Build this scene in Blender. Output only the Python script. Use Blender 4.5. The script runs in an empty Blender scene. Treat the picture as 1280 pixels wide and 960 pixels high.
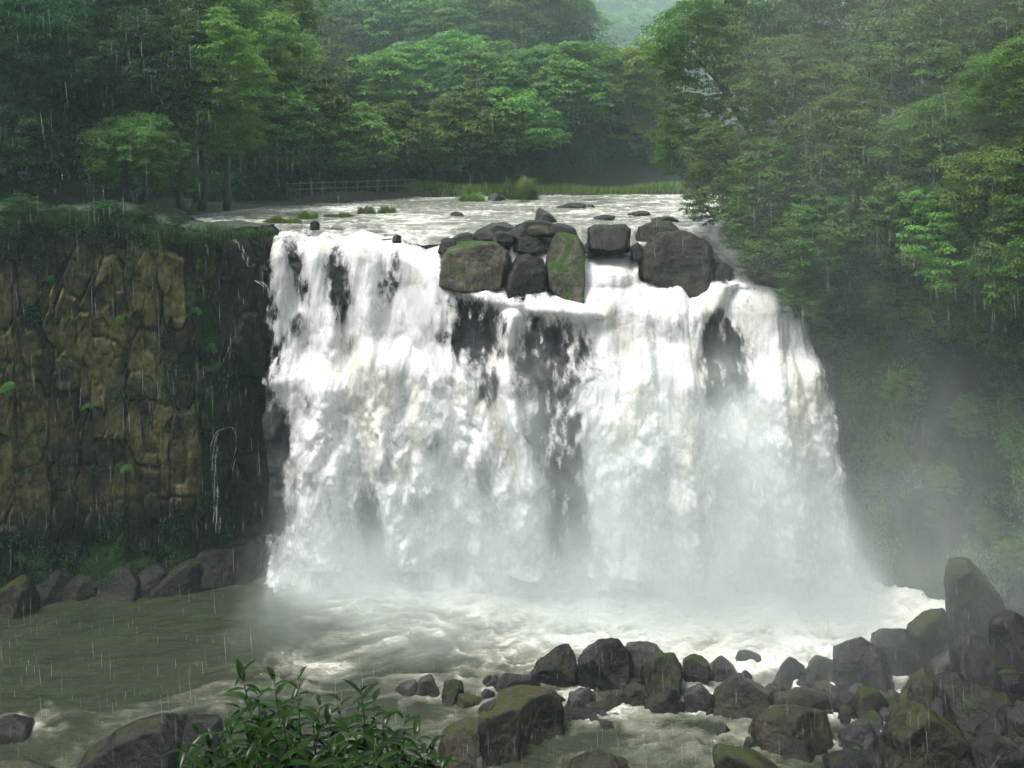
import bpy, math, random
import numpy as np
from mathutils import Vector, Matrix

R_ = math.radians
random.seed(7)
rng = np.random.default_rng(7)
SC = bpy.context.scene
COL = SC.collection

# ------------------------------------------------------------------ camera frame (1280 x 960 picture units)
F, HY, CX, CH = 1400.0, 187.0, 640.0, 22.0
def at(px, py, Y):
    return np.array([(px - CX) / F * Y, Y, CH - (py - HY) / F * Y])
def depth_on(py, z=0.0):
    return (CH - z) * F / (py - HY)

# ------------------------------------------------------------------ numpy noise
def _h(ix, iy, iz, s):
    n = (ix * 374761393 + iy * 668265263 + iz * 2147483647 + s * 1274126177) & 0xFFFFFFFF
    n = ((n ^ (n >> 13)) * 1274126177) & 0xFFFFFFFF
    n = ((n ^ (n >> 16)) * 2246822519) & 0xFFFFFFFF
    return ((n ^ (n >> 15)) & 0xFFFFFF) / float(0xFFFFFF)
def vnoise(p, s=0):
    p = np.asarray(p, float); i = np.floor(p).astype(np.int64); f = p - i
    u = f * f * f * (f * (f * 6 - 15) + 10); r = 0
    for dx in (0, 1):
        wx = u[:, 0] if dx else 1 - u[:, 0]
        for dy in (0, 1):
            wy = u[:, 1] if dy else 1 - u[:, 1]
            for dz in (0, 1):
                wz = u[:, 2] if dz else 1 - u[:, 2]
                r = r + wx * wy * wz * _h(i[:, 0] + dx, i[:, 1] + dy, i[:, 2] + dz, s)
    return r * 2 - 1
def fbm(p, o=4, s=0, g=0.5, l=2.03):
    p = np.asarray(p, float); a = 1.0; t = 0; r = 0
    for k in range(o):
        r = r + a * vnoise(p, s + k * 17); t += a; a *= g; p = p * l + 3.7
    return r / t
def ridged(p, o=4, s=0, g=0.55, l=2.1):
    p = np.asarray(p, float); a = 1.0; t = 0; r = 0
    for k in range(o):
        r = r + a * (1 - np.abs(vnoise(p, s + k * 13)) * 2); t += a; a *= g; p = p * l + 1.3
    return r / t
def worley2(x, y, s=0):
    ix = np.floor(x).astype(np.int64); iy = np.floor(y).astype(np.int64)
    f1 = np.full(x.shape, 9.0); f2 = np.full(x.shape, 9.0)
    idv = np.zeros(x.shape); cx = np.zeros(x.shape); cy = np.zeros(x.shape)
    for dx in (-1, 0, 1):
        for dy in (-1, 0, 1):
            jx, jy = ix + dx, iy + dy
            qx = jx + 0.08 + 0.84 * _h(jx, jy, jx * 0 + 1, s); qy = jy + 0.08 + 0.84 * _h(jx, jy, jx * 0 + 2, s)
            d = .22 * np.hypot(qx - x, qy - y) + .78 * np.maximum(abs(qx - x), abs(qy - y)); near = d < f1
            f2 = np.where(near, f1, np.minimum(f2, d))
            idv = np.where(near, _h(jx, jy, jx * 0 + 3, s), idv)
            cx = np.where(near, x - qx, cx); cy = np.where(near, y - qy, cy)
            f1 = np.where(near, d, f1)
    return f1, f2, idv, cx, cy
def sstep(a, b, x):
    t = np.clip((x - a) / (b - a), 0, 1); return t * t * (3 - 2 * t)
def interp(x, pts):
    pts = sorted(pts); return np.interp(x, [p[0] for p in pts], [p[1] for p in pts])

# ------------------------------------------------------------------ mesh helpers
def mesh_np(name, v, faces, mat=None, smooth=True, attrs=None):
    """faces: (n,k) int array with k = 3 or 4"""
    v = np.asarray(v, np.float32); faces = np.asarray(faces, np.int32)
    me = bpy.data.meshes.new(name); n, k = faces.shape
    me.vertices.add(len(v)); me.vertices.foreach_set('co', v.ravel())
    me.loops.add(n * k); me.loops.foreach_set('vertex_index', faces.ravel())
    me.polygons.add(n); me.polygons.foreach_set('loop_start', np.arange(0, n * k, k, dtype=np.int32))
    me.polygons.foreach_set('loop_total', np.full(n, k, np.int32))
    me.polygons.foreach_set('use_smooth', np.full(n, smooth, bool))
    me.update(calc_edges=True)
    for nm, a in (attrs or {}).items():
        at_ = me.attributes.new(nm, 'FLOAT', 'POINT'); at_.data.foreach_set('value', np.asarray(a, np.float32).ravel())
    if mat: me.materials.append(mat)
    return me
def grid_faces(nu, nv):
    a = np.arange(nu * nv).reshape(nv, nu)
    return np.stack([a[:-1, :-1].ravel(), a[:-1, 1:].ravel(), a[1:, 1:].ravel(), a[1:, :-1].ravel()], 1)
def link(name, me, parent=None, loc=(0, 0, 0)):
    o = bpy.data.objects.new(name, me); COL.objects.link(o); o.location = loc
    if parent: o.parent = parent
    return o
def struct(name, me, kind='structure'):
    o = link(name, me); o['kind'] = kind; return o
def tag(o, label, cat, group=None):
    o['label'] = label; o['category'] = cat
    if group: o['group'] = group
    return o
def empty(name, loc, label, cat, group=None):
    o = bpy.data.objects.new(name, None); COL.objects.link(o); o.location = Vector(loc); o.empty_display_size = .3
    return tag(o, label, cat, group)
class MB:
    def __init__(s): s.v = []; s.f = []; s.n = 0
    def add(s, v, f):
        v = np.asarray(v, float); s.v.append(v); s.f.append(np.asarray(f, int) + s.n); s.n += len(v)
    def tube(s, pts, rad, k=8):
        pts = np.asarray(pts, float); m = len(pts); rad = np.broadcast_to(rad, (m,)); vs = []
        tan = np.gradient(pts, axis=0); tan /= np.linalg.norm(tan, axis=1)[:, None] + 1e-9
        ref = np.array([0.31, 0.9, 0.13]); ang = np.arange(k) * 2 * math.pi / k
        for i in range(m):
            a = np.cross(tan[i], ref); a /= np.linalg.norm(a) + 1e-9; b = np.cross(tan[i], a)
            vs.append(pts[i] + rad[i] * (np.cos(ang)[:, None] * a + np.sin(ang)[:, None] * b))
        fs = []
        for i in range(m - 1):
            for j in range(k):
                fs.append((i * k + j, i * k + (j + 1) % k, (i + 1) * k + (j + 1) % k, (i + 1) * k + j))
        v = np.concatenate(vs + [pts[:1], pts[-1:]]); c0, c1 = m * k, m * k + 1
        for j in range(k):
            fs.append((c0, (j + 1) % k, j, j)); fs.append((c1, (m - 1) * k + j, (m - 1) * k + (j + 1) % k, (m - 1) * k + (j + 1) % k))
        s.add(v, fs)
    def build(s, name, mat, smooth=True):
        v = np.concatenate(s.v); f = np.concatenate(s.f)
        tri = f[:, 3] == f[:, 2]; tri2 = f[:, 3] == f[:, 0]
        me = bpy.data.meshes.new(name)
        fl = [tuple(x[:3]) if (t or u) else tuple(x) for x, t, u in zip(f.tolist(), tri, tri2)]
        me.from_pydata(v.tolist(), [], fl)
        me.polygons.foreach_set('use_smooth', np.full(len(me.polygons), smooth, bool))
        if mat: me.materials.append(mat)
        return me

# ------------------------------------------------------------------ shader helpers
class NT:
    def __init__(s, name):
        s.m = bpy.data.materials.new(name); s.m.use_nodes = True; s.t = s.m.node_tree; s.t.nodes.clear()
        s.out = s.t.nodes.new('ShaderNodeOutputMaterial')
    def n(s, typ, ins=None, **kw):
        nd = s.t.nodes.new('ShaderNode' + typ)
        for k, v in kw.items(): setattr(nd, k, v)
        for k, v in (ins or {}).items(): s.set(nd.inputs[k], v)
        return nd
    def set(s, sock, v):
        if isinstance(v, bpy.types.NodeSocket): s.t.links.new(v, sock)
        elif isinstance(v, bpy.types.Node): s.t.links.new(v.outputs[0], sock)
        else: sock.default_value = v
    def coord(s, scale=(1, 1, 1), kind='Object'):
        c = s.n('TexCoord'); return s.n('Mapping', {'Vector': c.outputs[kind], 'Scale': scale}).outputs[0]
    def noise(s, vec, scale, detail=4, rough=.55, dist=0):
        return s.n('TexNoise', {'Vector': vec, 'Scale': scale, 'Detail': detail, 'Roughness': rough, 'Distortion': dist}).outputs['Fac']
    def ramp(s, fac, a, b, lo=0., hi=1.):
        return s.n('MapRange', {'Value': fac, 'From Min': a, 'From Max': b, 'To Min': lo, 'To Max': hi}, interpolation_type='SMOOTHSTEP').outputs[0]
    def math(s, op, a, b=0.0, c=None):
        nd = s.n('Math', operation=op); s.set(nd.inputs[0], a); s.set(nd.inputs[1], b)
        if c is not None: s.set(nd.inputs[2], c)
        return nd.outputs[0]
    def mix(s, fac, a, b):
        nd = s.n('Mix', data_type='RGBA'); s.set(nd.inputs[0], fac); s.set(nd.inputs[6], a); s.set(nd.inputs[7], b); return nd.outputs[2]
    def attr(s, nm): return s.n('Attribute', attribute_name=nm).outputs['Fac']
    def bump(s, h, strength=.5, dist=.1, normal=None):
        ins = {'Height': h, 'Strength': strength, 'Distance': dist}
        if normal is not None: ins['Normal'] = normal
        return s.n('Bump', ins).outputs[0]
    def surf(s, sh): s.set(s.out.inputs['Surface'], sh); return s.m
def C(r, g, b): return (r, g, b, 1.0)

def mat_leaf(name, c1, c2, c3, rough=.55, transl=.4, spec=.15):
    t = NT(name); oi = t.n('ObjectInfo').outputs['Random']
    v = t.noise(t.coord((1, 1, 1)), 2.6, 3); g = t.n('NewGeometry').outputs['Random Per Island']
    c = t.mix(t.ramp(v, .35, .65), C(*c1), C(*c2)); c = t.mix(t.math('MULTIPLY', g, .55), c, C(*c3))
    hs = t.n('HueSaturation', {'Color': c, 'Hue': t.math('MULTIPLY_ADD', oi, .035, .487), 'Value': t.math('MULTIPLY_ADD', oi, .6, .7)})
    p = t.n('BsdfPrincipled', {'Base Color': hs.outputs[0], 'Roughness': rough, 'Specular IOR Level': spec})
    tr = t.n('BsdfTranslucent', {'Color': hs.outputs[0]})
    return t.surf(t.n('MixShader', {0: transl, 1: p.outputs[0], 2: tr.outputs[0]}))
def mat_bark():
    t = NT('bark'); c = t.coord((1, 1, .25))
    n = t.noise(c, 6, 5)
    col = t.mix(n, C(.022, .02, .016), C(.09, .082, .066))
    return t.surf(t.n('BsdfPrincipled', {'Base Color': col, 'Roughness': .8, 'Normal': t.bump(n, .6, .05)}))
def mat_rock(name, dark, light, moss, moss_amt, rough=.34, ochre=None, scale=1.0, world=True):
    t = NT(name); co = t.coord()
    if not world:
        pass
    oi = t.n('ObjectInfo').outputs['Random']
    off = t.n('VectorMath', {0: co}, operation='ADD'); t.set(off.inputs[1], t.n('CombineXYZ', {0: t.math('MULTIPLY', oi, 40.0), 1: t.math('MULTIPLY', oi, 17.0)}).outputs[0]); co = off.outputs[0]
    a = t.noise(co, .9 * scale, 6, .6, .4); b = t.noise(co, 5 * scale, 6, .65); f = t.noise(co, 26 * scale, 4, .6)
    col = t.mix(t.ramp(a, .34, .68), C(*dark), C(*light))
    col = t.mix(t.math('MULTIPLY', t.ramp(b, .42, .75), .55), col, C(*[x * .35 for x in dark]))
    col = t.mix(t.math('MULTIPLY', t.ramp(f, .5, .75), .4), col, C(*[min(1, x * 1.6) for x in light]))
    if ochre:
        oc = t.math('MULTIPLY', t.attr('ochre'), t.ramp(t.noise(co, .55, 5, .6, .8), .3, .62))
        col = t.mix(oc, col, t.mix(t.ramp(b, .35, .7), C(*ochre), C(ochre[0] * .45, ochre[1] * .45, ochre[2] * .45)))
    nz = t.n('SeparateXYZ', {0: t.n('NewGeometry').outputs['Normal']}).outputs[2]
    m = t.math('ADD', t.math('MULTIPLY', nz, .30), t.noise(co, 1.3 * scale, 6, .68, .5))
    m = t.math('ADD', m, t.math('SUBTRACT', t.attr('moss'), .5)) if ochre else t.math('ADD', m, t.math('MULTIPLY_ADD', oi, .25, -.125))
    mk = t.ramp(m, .80 - moss_amt, .95 - moss_amt)
    mcol = t.mix(t.noise(co, 9 * scale, 4), C(moss[0] * .4, moss[1] * .4, moss[2] * .4), C(*moss))
    col = t.mix(mk, col, mcol)
    h = t.math('ADD', t.math('MULTIPLY', b, 1.0), t.math('MULTIPLY', f, .35))
    rg = t.math('ADD', t.ramp(b, .3, .7, rough * .7, rough * 1.35), t.math('MULTIPLY', mk, .4))
    return t.surf(t.n('BsdfPrincipled', {'Base Color': col, 'Roughness': rg, 'Specular IOR Level': .13, 'Normal': t.bump(h, .8, .10)}))
def mat_foam_water(name, deep, kind):
    """white water: 'foam' attribute (0..1) is how thick the froth is; kind 'fall' (clear film where thin) or 'flat' (murky water where thin)"""
    t = NT(name); fo = t.attr('foam')
    if kind == 'fall':
        lw = t.attr('low'); strand = t.noise(t.coord((1, 1, .16)), 4.6, 7, .66, .7); puff = t.noise(t.coord((1, 1, .62)), 1.7, 9, .66, .9)
        fine = t.n('Mix', {0: lw, 2: strand, 3: puff}).outputs[0]; mid = t.noise(t.coord((1, 1, .5)), .6, 4, .55, .6)
        speck = t.noise(t.coord((1, 1, .7)), 11, 5, .75, .6)
        al = t.math('ADD', t.math('MULTIPLY', fine, 1.25), t.math('MULTIPLY', mid, .35)); al = t.math('MULTIPLY_ADD', speck, .75, al)
        al = t.math('ADD', al, t.math('MULTIPLY_ADD', fo, 1.25, -1.45)); alpha = t.ramp(al, .06, .96)
        h = t.math('ADD', fine, t.math('MULTIPLY', speck, .25)); bs, bd = .22, .12
    else:
        base = t.coord((1, 1.0, 1))
        wob = t.n('TexNoise', {'Vector': base, 'Scale': .35, 'Detail': 3})
        w = t.n('VectorMath', {0: wob.outputs['Color'], 1: (1.6, 2.6, 0)}, operation='MULTIPLY').outputs[0]
        co = t.n('VectorMath', {0: base, 1: w}, operation='ADD').outputs[0]
        co = t.n('Mapping', {'Vector': co, 'Scale': (.75, 1.15, 1)}).outputs[0]
        fine = t.noise(co, 2.1, 9, .66, 1.2); mid = t.noise(co, .6, 5, .6, .8)
        al = t.math('ADD', t.math('MULTIPLY', fine, 1.0), t.math('MULTIPLY', mid, .7))
        al = t.math('MULTIPLY_ADD', t.ramp(t.noise(co, 5.5, 6, .7, .5), .60, .76), .55, al); al = t.math('ADD', al, t.math('MULTIPLY_ADD', fo, 1.1, -1.25)); alpha = t.ramp(al, .22, .80)
        h = t.math('ADD', t.math('MULTIPLY', fine, .7), t.math('MULTIPLY', t.noise(co, 9, 6, .7, .8), .6)); bs, bd = .95, .15
    cream = t.ramp(t.noise(t.coord((1, 1, .35)), .42, 4, .6, .6), .44, .70)
    fc = t.mix(cream, C(.745, .76, .755), C(.73, .72, .63)) if kind == 'fall' else t.mix(cream, C(.66, .68, .64), C(.60, .60, .50))
    n = t.bump(h, bs, bd)
    foam = t.n('BsdfPrincipled', {'Base Color': fc, 'Roughness': .7, 'Normal': n, 'Specular IOR Level': .2})
    if kind == 'fall':
        film = t.n('BsdfTransparent', {'Color': C(.97, .97, .97)})
        tl = t.n('BsdfTranslucent', {'Color': fc})
        foam = t.n('MixShader', {0: .34, 1: foam.outputs[0], 2: tl.outputs[0]})
        return t.surf(t.n('MixShader', {0: alpha, 1: film.outputs[0], 2: foam.outputs[0]}))
    dc = t.mix(t.ramp(mid, .35, .65), C(*deep), C(*[x * 1.5 for x in deep])); dc = t.mix(t.ramp(t.math('MULTIPLY_ADD', mid, .5, fo), .5, 1.25), dc, C(.30, .31, .245))
    wat = t.n('BsdfPrincipled', {'Base Color': dc, 'Roughness': .16, 'Normal': n, 'IOR': 1.33})
    return t.surf(t.n('MixShader', {0: alpha, 1: wat.outputs[0], 2: foam.outputs[0]}))
def mat_ground(name, a, b):
    t = NT(name); co = t.coord(); n = t.noise(co, .6, 8, .7); m = t.noise(co, 7, 5)
    col = t.mix(t.ramp(n, .35, .65), C(*a), C(*b))
    return t.surf(t.n('BsdfPrincipled', {'Base Color': col, 'Roughness': .9, 'Normal': t.bump(t.math('ADD', n, m), .8, .15)}))
def mat_plain(name, c1, c2, rough=.6, sc=8, stretch=(1, 1, 1)):
    t = NT(name); n = t.noise(t.coord(stretch), sc, 5)
    return t.surf(t.n('BsdfPrincipled', {'Base Color': t.mix(n, C(*c1), C(*c2)), 'Roughness': rough, 'Normal': t.bump(n, .4, .02)}))

M = {}
M['leaf_far'] = mat_leaf('hill_foliage', (.052, .142, .032), (.135, .260, .046), (.180, .285, .055))
M['leaf_yellow'] = mat_leaf('yellow_foliage', (.110, .190, .022), (.170, .240, .028), (.190, .235, .040))
M['leaf_olive'] = mat_leaf('olive_foliage', (.046, .098, .022), (.090, .152, .030), (.115, .165, .036))
M['leaf_near'] = mat_leaf('wet_foliage', (.028, .088, .022), (.080, .168, .032), (.120, .198, .040), .5)
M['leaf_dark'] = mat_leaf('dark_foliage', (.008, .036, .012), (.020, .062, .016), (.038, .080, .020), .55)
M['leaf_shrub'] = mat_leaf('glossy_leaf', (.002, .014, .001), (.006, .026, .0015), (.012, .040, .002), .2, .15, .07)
M['leaf_fern'] = mat_leaf('fern_leaf', (.05, .13, .02), (.09, .19, .03), (.10, .2, .03), .5)
M['grass'] = mat_leaf('grass_blade', (.075, .145, .025), (.12, .19, .035), (.14, .20, .05), .5)
M['grass_dark'] = mat_leaf('dark_grass_blade', (.010, .026, .006), (.018, .040, .009), (.028, .05, .012), .6)
M['bark'] = mat_bark()
M['rock_dark'] = mat_rock('wet_dark_rock', (.0045, .0046, .0044), (.018, .0178, .016), (.026, .034, .009), .0)
M['rock_brown'] = mat_rock('wet_brown_rock', (.006, .0054, .0036), (.029, .025, .016), (.036, .038, .009), .01)
M['rock_grey'] = mat_rock('pale_grey_rock', (.010, .0105, .010), (.042, .043, .040), (.04, .05, .015), -.04)
M['rock_moss'] = mat_rock('mossy_rock', (.006, .0062, .0045), (.029, .028, .019), (.028, .040, .010), .10, .5)
M['rock_hung'] = mat_rock('moss_hung_rock', (.018, .018, .014), (.075, .070, .052), (.032, .062, .011), .36, .5)
M['rock_tan'] = mat_rock('tan_block_rock', (.016, .015, .012), (.085, .074, .052), (.035, .07, .012), .16, .5)
M['cliff'] = mat_rock('basalt_cliff', (.005, .0055, .005), (.022, .021, .017), (.014, .034, .005), .12, .6, ochre=(.165, .150, .055), scale=.7)
M['cliff_wet'] = mat_rock('mossy_cliff', (.012, .016, .013), (.038, .044, .034), (.022, .052, .014), .30, .6, ochre=(.10, .08, .05), scale=.6)
M['rockface'] = mat_rock('fall_rock', (.022, .024, .025), (.075, .079, .080), (.02, .03, .015), -.1, .45)
M['fall'] = mat_foam_water('falling_water', (0, 0, 0), 'fall')
M['pool'] = mat_foam_water('pool_water', (.013, .018, .007), 'flat')
M['river'] = mat_foam_water('river_water', (.06, .065, .055), 'flat')
M['soil'] = mat_ground('forest_soil', (.007, .009, .005), (.016, .020, .008))
M['turf'] = mat_ground('bank_turf', (.006, .012, .003), (.014, .024, .005))
M['wood'] = mat_plain('weathered_wood', (.045, .042, .036), (.13, .122, .105), .7, 5, (1, 1, .3))
M['stem'] = mat_plain('shrub_stem', (.02, .025, .012), (.05, .05, .025), .5)

# ------------------------------------------------------------------ foliage meshes
def leaves_mesh(pos, nrm, tip, L, W):
    """one folded diamond leaf per row"""
    n = len(pos); nrm = nrm / (np.linalg.norm(nrm, axis=1)[:, None] + 1e-9)
    tip = tip - nrm * np.sum(tip * nrm, 1)[:, None]; tip /= np.linalg.norm(tip, axis=1)[:, None] + 1e-9
    side = np.cross(nrm, tip); L = np.broadcast_to(L, (n,))[:, None]; W = np.broadcast_to(W, (n,))[:, None]
    v = np.stack([pos, pos + tip * L * .45 + side * W * .5 + nrm * L * .06, pos + tip * L - nrm * L * .10, pos + tip * L * .45 - side * W * .5 + nrm * L * .06], 1).reshape(-1, 3)
    return v, np.arange(n * 4).reshape(n, 4)
def runit(g, n):
    d = g.normal(size=(n, 3)); return d / np.linalg.norm(d, axis=1)[:, None]
def crown_mesh(name, seed, lobes, clumps, per, leaf, mat, dims=(1, 1, .85), lobe_r=(.25, .40), flat=.55, droop=.25, top_bias=.25):
    g = np.random.default_rng(seed); P, Nn, T = [], [], []
    for i in range(lobes):
        ph = i * 2.39996 + g.uniform(-.3, .3); z = 1 - 1.75 * (i + .5) / lobes; rr = math.sqrt(max(0, 1 - z * z))
        k = g.uniform(.58, .80)
        c = np.array([rr * math.cos(ph) * dims[0], rr * math.sin(ph) * dims[1], z * dims[2]]) * k
        lr = g.uniform(*lobe_r)
        d = runit(g, clumps); d[:, 2] += top_bias; d /= np.linalg.norm(d, axis=1)[:, None]
        cc = c + d * lr * g.uniform(.72, 1.08, (clumps, 1)) * np.array([1, 1, .85])
        cr = lr * g.uniform(.22, .42, clumps)
        # leaves of each clump: a flattened dome
        dd = runit(g, clumps * per); dd[:, 2] = np.abs(dd[:, 2]) * 1.0 - .25
        ci = np.repeat(np.arange(clumps), per)
        p = cc[ci] + dd * cr[ci][:, None] * g.uniform(.55, 1.1, (len(ci), 1)) * np.array([1.15, 1.15, flat])
        out = d[ci]
        nn = np.array([0, 0, .62]) + .40 * out + .68 * runit(g, len(ci))
        tp = dd * np.array([1, 1, .2]) + .35 * out + .35 * runit(g, len(ci)) - np.array([0, 0, droop])
        P.append(p); Nn.append(nn); T.append(tp)
    P, Nn, T = map(np.concatenate, (P, Nn, T)); n = len(P)
    L = leaf * g.uniform(.65, 1.3, n)
    v, f = leaves_mesh(P, Nn, T, L, L * g.uniform(.42, .62, n))
    return mesh_np(name, v, f, mat, smooth=False)
_crowns = {}
def crown(kind, var, mat):
    key = (kind, var, mat)
    if key not in _crowns:
        if kind == 'far': base = crown_mesh('crown', 100 + var, 20, 24, 40, .072, M[mat], flat=.62)
        elif kind == 'tall': base = crown_mesh('crown', 200 + var, 20, 24, 42, .062, M[mat], (.8, .8, 1.25))
        elif kind == 'near': base = crown_mesh('crown', 300 + var, 24, 30, 46, .046, M[mat], (1, 1, .9), (.24, .38), .80, .5)
        elif kind == 'drape': base = crown_mesh('crown', 400 + var, 22, 30, 46, .046, M[mat], (.9, .8, 1.25), (.22, .34), .7, .9, .1)
        elif kind == 'bush': base = crown_mesh('crown', 500 + var, 12, 26, 50, .05, M[mat], (1, .9, .8), (.32, .48), .6, .6)
        _crowns[key] = base
    return _crowns[key]
def limbs_mesh(base, centre, R, seed, r0, nl=5):
    g = np.random.default_rng(seed); m = MB(); b = np.zeros(3); c = np.asarray(centre) - np.asarray(base)
    k = 7; t = np.linspace(0, 1, k)[:, None]
    pts = b + (c * .98) * t + np.concatenate([np.zeros((1, 3)), g.normal(0, .05, (k - 1, 3)) * R]) * np.array([1, 1, .2])
    pts[0, 2] -= .3
    m.tube(pts, r0 * (1 - .62 * t[:, 0]), 8)
    for i in range(nl):
        s = pts[3 + i % 3]; d = runit(g, 1)[0]; d[2] = abs(d[2]) * .7
        e = c + d * R * g.uniform(.45, .7); mid = (s + e) / 2 + np.array([0, 0, .12 * R])
        m.tube([s, s * .6 + mid * .4, mid, e], [r0 * .42, r0 * .34, r0 * .24, r0 * .08], 6)
    return m.build('trunk', M['bark'])
def tree(name, base, centre, R, kind, var, mat, label, cat='tree', group=None, r0=.22, squash=1.0, nl=5):
    base = np.asarray(base, float); centre = np.asarray(centre, float)
    e = empty(name, base, label, cat, group)
    c = link('crown', crown(kind, var, mat), e, Vector(centre - base)); c.scale = (R, R, R * squash)
    c.rotation_euler = (0, 0, random.uniform(0, 6.28))
    link('trunk' if cat == 'tree' else 'branches', limbs_mesh(base, centre, R, var * 31 + int(abs(base[0]) * 10), r0, nl), e)
    return e
def blades_mesh(name, spots, h, w, mat, seed=0, lean=.35):
    """spots (n,3) roots; tapered bent grass blades"""
    g = np.random.default_rng(seed); n = len(spots); ang = g.uniform(0, 6.28, n); h = h * g.uniform(.55, 1.15, n); ln = h * g.uniform(.1, 1, n) * lean * 2
    d = np.stack([np.cos(ang), np.sin(ang), 0 * ang], 1); s = np.stack([-np.sin(ang), np.cos(ang), 0 * ang], 1) * (w * .5)
    up = np.array([0, 0, 1.]); m = spots + d * (ln * .3)[:, None] + up * (h * .6)[:, None]; t = spots + d * ln[:, None] + up * h[:, None]
    v = np.stack([spots - s, spots + s, m + s * .7, m - s * .7, t + s * .1, t - s * .1], 1).reshape(-1, 3)
    b = np.arange(n)[:, None] * 6
    f = np.concatenate([b + np.array([[0, 1, 2, 3]]), b + np.array([[3, 2, 4, 5]])])
    return mesh_np(name, v, f, mat, smooth=False)

# ------------------------------------------------------------------ boulders: an intersection of half-spaces, rounded and weathered
def ico(sub):
    import bmesh
    bm = bmesh.new(); bmesh.ops.create_icosphere(bm, subdivisions=sub, radius=1.0)
    v = np.array([x.co[:] for x in bm.verts]); f = np.array([[x.index for x in q.verts] for q in bm.faces]); bm.free(); return v, f
ICO = {k: ico(k) for k in (4, 5, 6)}
def rock_mesh(name, outline, thick, seed, mat, sub=5, rough=.05, sharp=16, extra=3):
    """outline: (n,2) convex-ish polygon in local x,z round the origin"""
    g = np.random.default_rng(seed); o = np.asarray(outline, float)
    # convex hull of the outline
    pts = sorted(map(tuple, o))
    def half(ps):
        h = []
        for p in ps:
            while len(h) > 1 and (h[-1][0] - h[-2][0]) * (p[1] - h[-2][1]) - (h[-1][1] - h[-2][1]) * (p[0] - h[-2][0]) <= 0: h.pop()
            h.append(p)
        return h[:-1]
    hull = np.array(half(pts) + half(pts[::-1]))
    N, D = [], []
    for i in range(len(hull)):
        a, b = hull[i], hull[(i + 1) % len(hull)]; e = b - a; le = math.hypot(*e)
        if le < 1e-4: continue
        n2 = np.array([e[1], -e[0]]) / le; mid = (a + b) / 2
        for sgn in (-1, 1):
            k = g.uniform(0, .28) if sgn < 0 else g.uniform(.1, .6); n3 = np.array([n2[0], sgn * k, n2[1]]); n3 /= np.linalg.norm(n3)
            N.append(n3); D.append(n3[0] * mid[0] + n3[2] * mid[1])
    for sgn in (-1, 1):
        n3 = np.array([g.uniform(-.45, .45), sgn, g.uniform(.1, .85)]); n3 /= np.linalg.norm(n3); N.append(n3); D.append(thick * .5 * g.uniform(.75, 1))
    ext = np.array([np.ptp(o[:, 0]) / 2, thick / 2, np.ptp(o[:, 1]) / 2])
    for i in range(extra):
        n3 = np.array([g.uniform(-1, 1), g.uniform(-1, .25), g.uniform(-.1, .9)]); n3 /= np.linalg.norm(n3); N.append(n3); D.append(np.linalg.norm(n3 * ext) * g.uniform(.72, .93))
    N = np.array(N); D = np.maximum(np.array(D), .03 * ext.max())
    v, f = ICO[sub]; d = v * ext; d = d / np.linalg.norm(d, axis=1)[:, None]
    q = np.maximum(d @ N.T, 1e-4) / D
    r = 1.0 / (np.sum(q ** sharp, 1) ** (1.0 / sharp))
    p = d * r[:, None]; size = ext.mean()
    off = g.uniform(0, 50, 3)
    nz = rough * size * (fbm(p / size * 1.6 + off, 4, seed) * 1.4 + .5 * ridged(p / size * 3.1 + off, 3, seed + 5) - .25)
    p = p + d * nz[:, None] + d * (.022 * size * fbm(p / size * 9 + off, 4, seed + 8))[:, None]
    return mesh_np(name, p, f, mat, smooth=True)
GROUND_AT = None
def boulder(px_outline, base_y, label, mat='rock_dark', zb=0.0, thick=.9, name='boulder', group=None, sub=5, Y=None, sink=.35, seed=None, rough=.05, extra=3, cat='boulder'):
    o = np.array(px_outline, float); seed = seed if seed is not None else int(abs(o.sum())) % 9973
    if Y is None: Y = depth_on(base_y, zb)
    w = np.ptp(o[:, 0]) / F * Y; t = max(w, np.ptp(o[:, 1]) / F * Y) * thick; Yc = Y + t * .30
    W = np.stack([(o[:, 0] - CX) / F * Yc, CH - (o[:, 1] - HY) / F * Yc], 1)
    low = W[:, 1] < W[:, 1].min() + .35 * np.ptp(W[:, 1]); W[low, 1] -= sink * (1 + .25 * np.ptp(W[:, 1]))
    c = np.array([(W[:, 0].min() + W[:, 0].max()) / 2, (W[:, 1].min() + W[:, 1].max()) / 2])
    me = rock_mesh('boulder', W - c, t, seed, M[mat], sub, rough, 46, max(0, extra))
    ob = link(name, me, None, (c[0], Yc, c[1])); tag(ob, label, cat, group); ROCKS.append((c[0], Yc, w, t)); return ob
ROCKS = []
def rbox(x0, y0, x1, y1, seed=0, peak=None):
    """a rough angular outline inside a pixel box; peak 0..1 = where along the top the highest corner is"""
    g = random.Random(seed * 7 + int(x0 + y0)); w, h = x1 - x0, y1 - y0; pk = peak if peak is not None else g.uniform(.3, .7)
    return [(x0, y1), (x0 + w * g.uniform(0, .08), y0 + h * g.uniform(.45, .65)), (x0 + w * pk * g.uniform(.45, .6), y0 + h * g.uniform(.1, .3)), (x0 + w * pk, y0),
            (x0 + w * (pk + (1 - pk) * g.uniform(.4, .6)), y0 + h * g.uniform(.05, .22)), (x1 - w * g.uniform(0, .06), y0 + h * g.uniform(.4, .6)), (x1, y1)]

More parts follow.
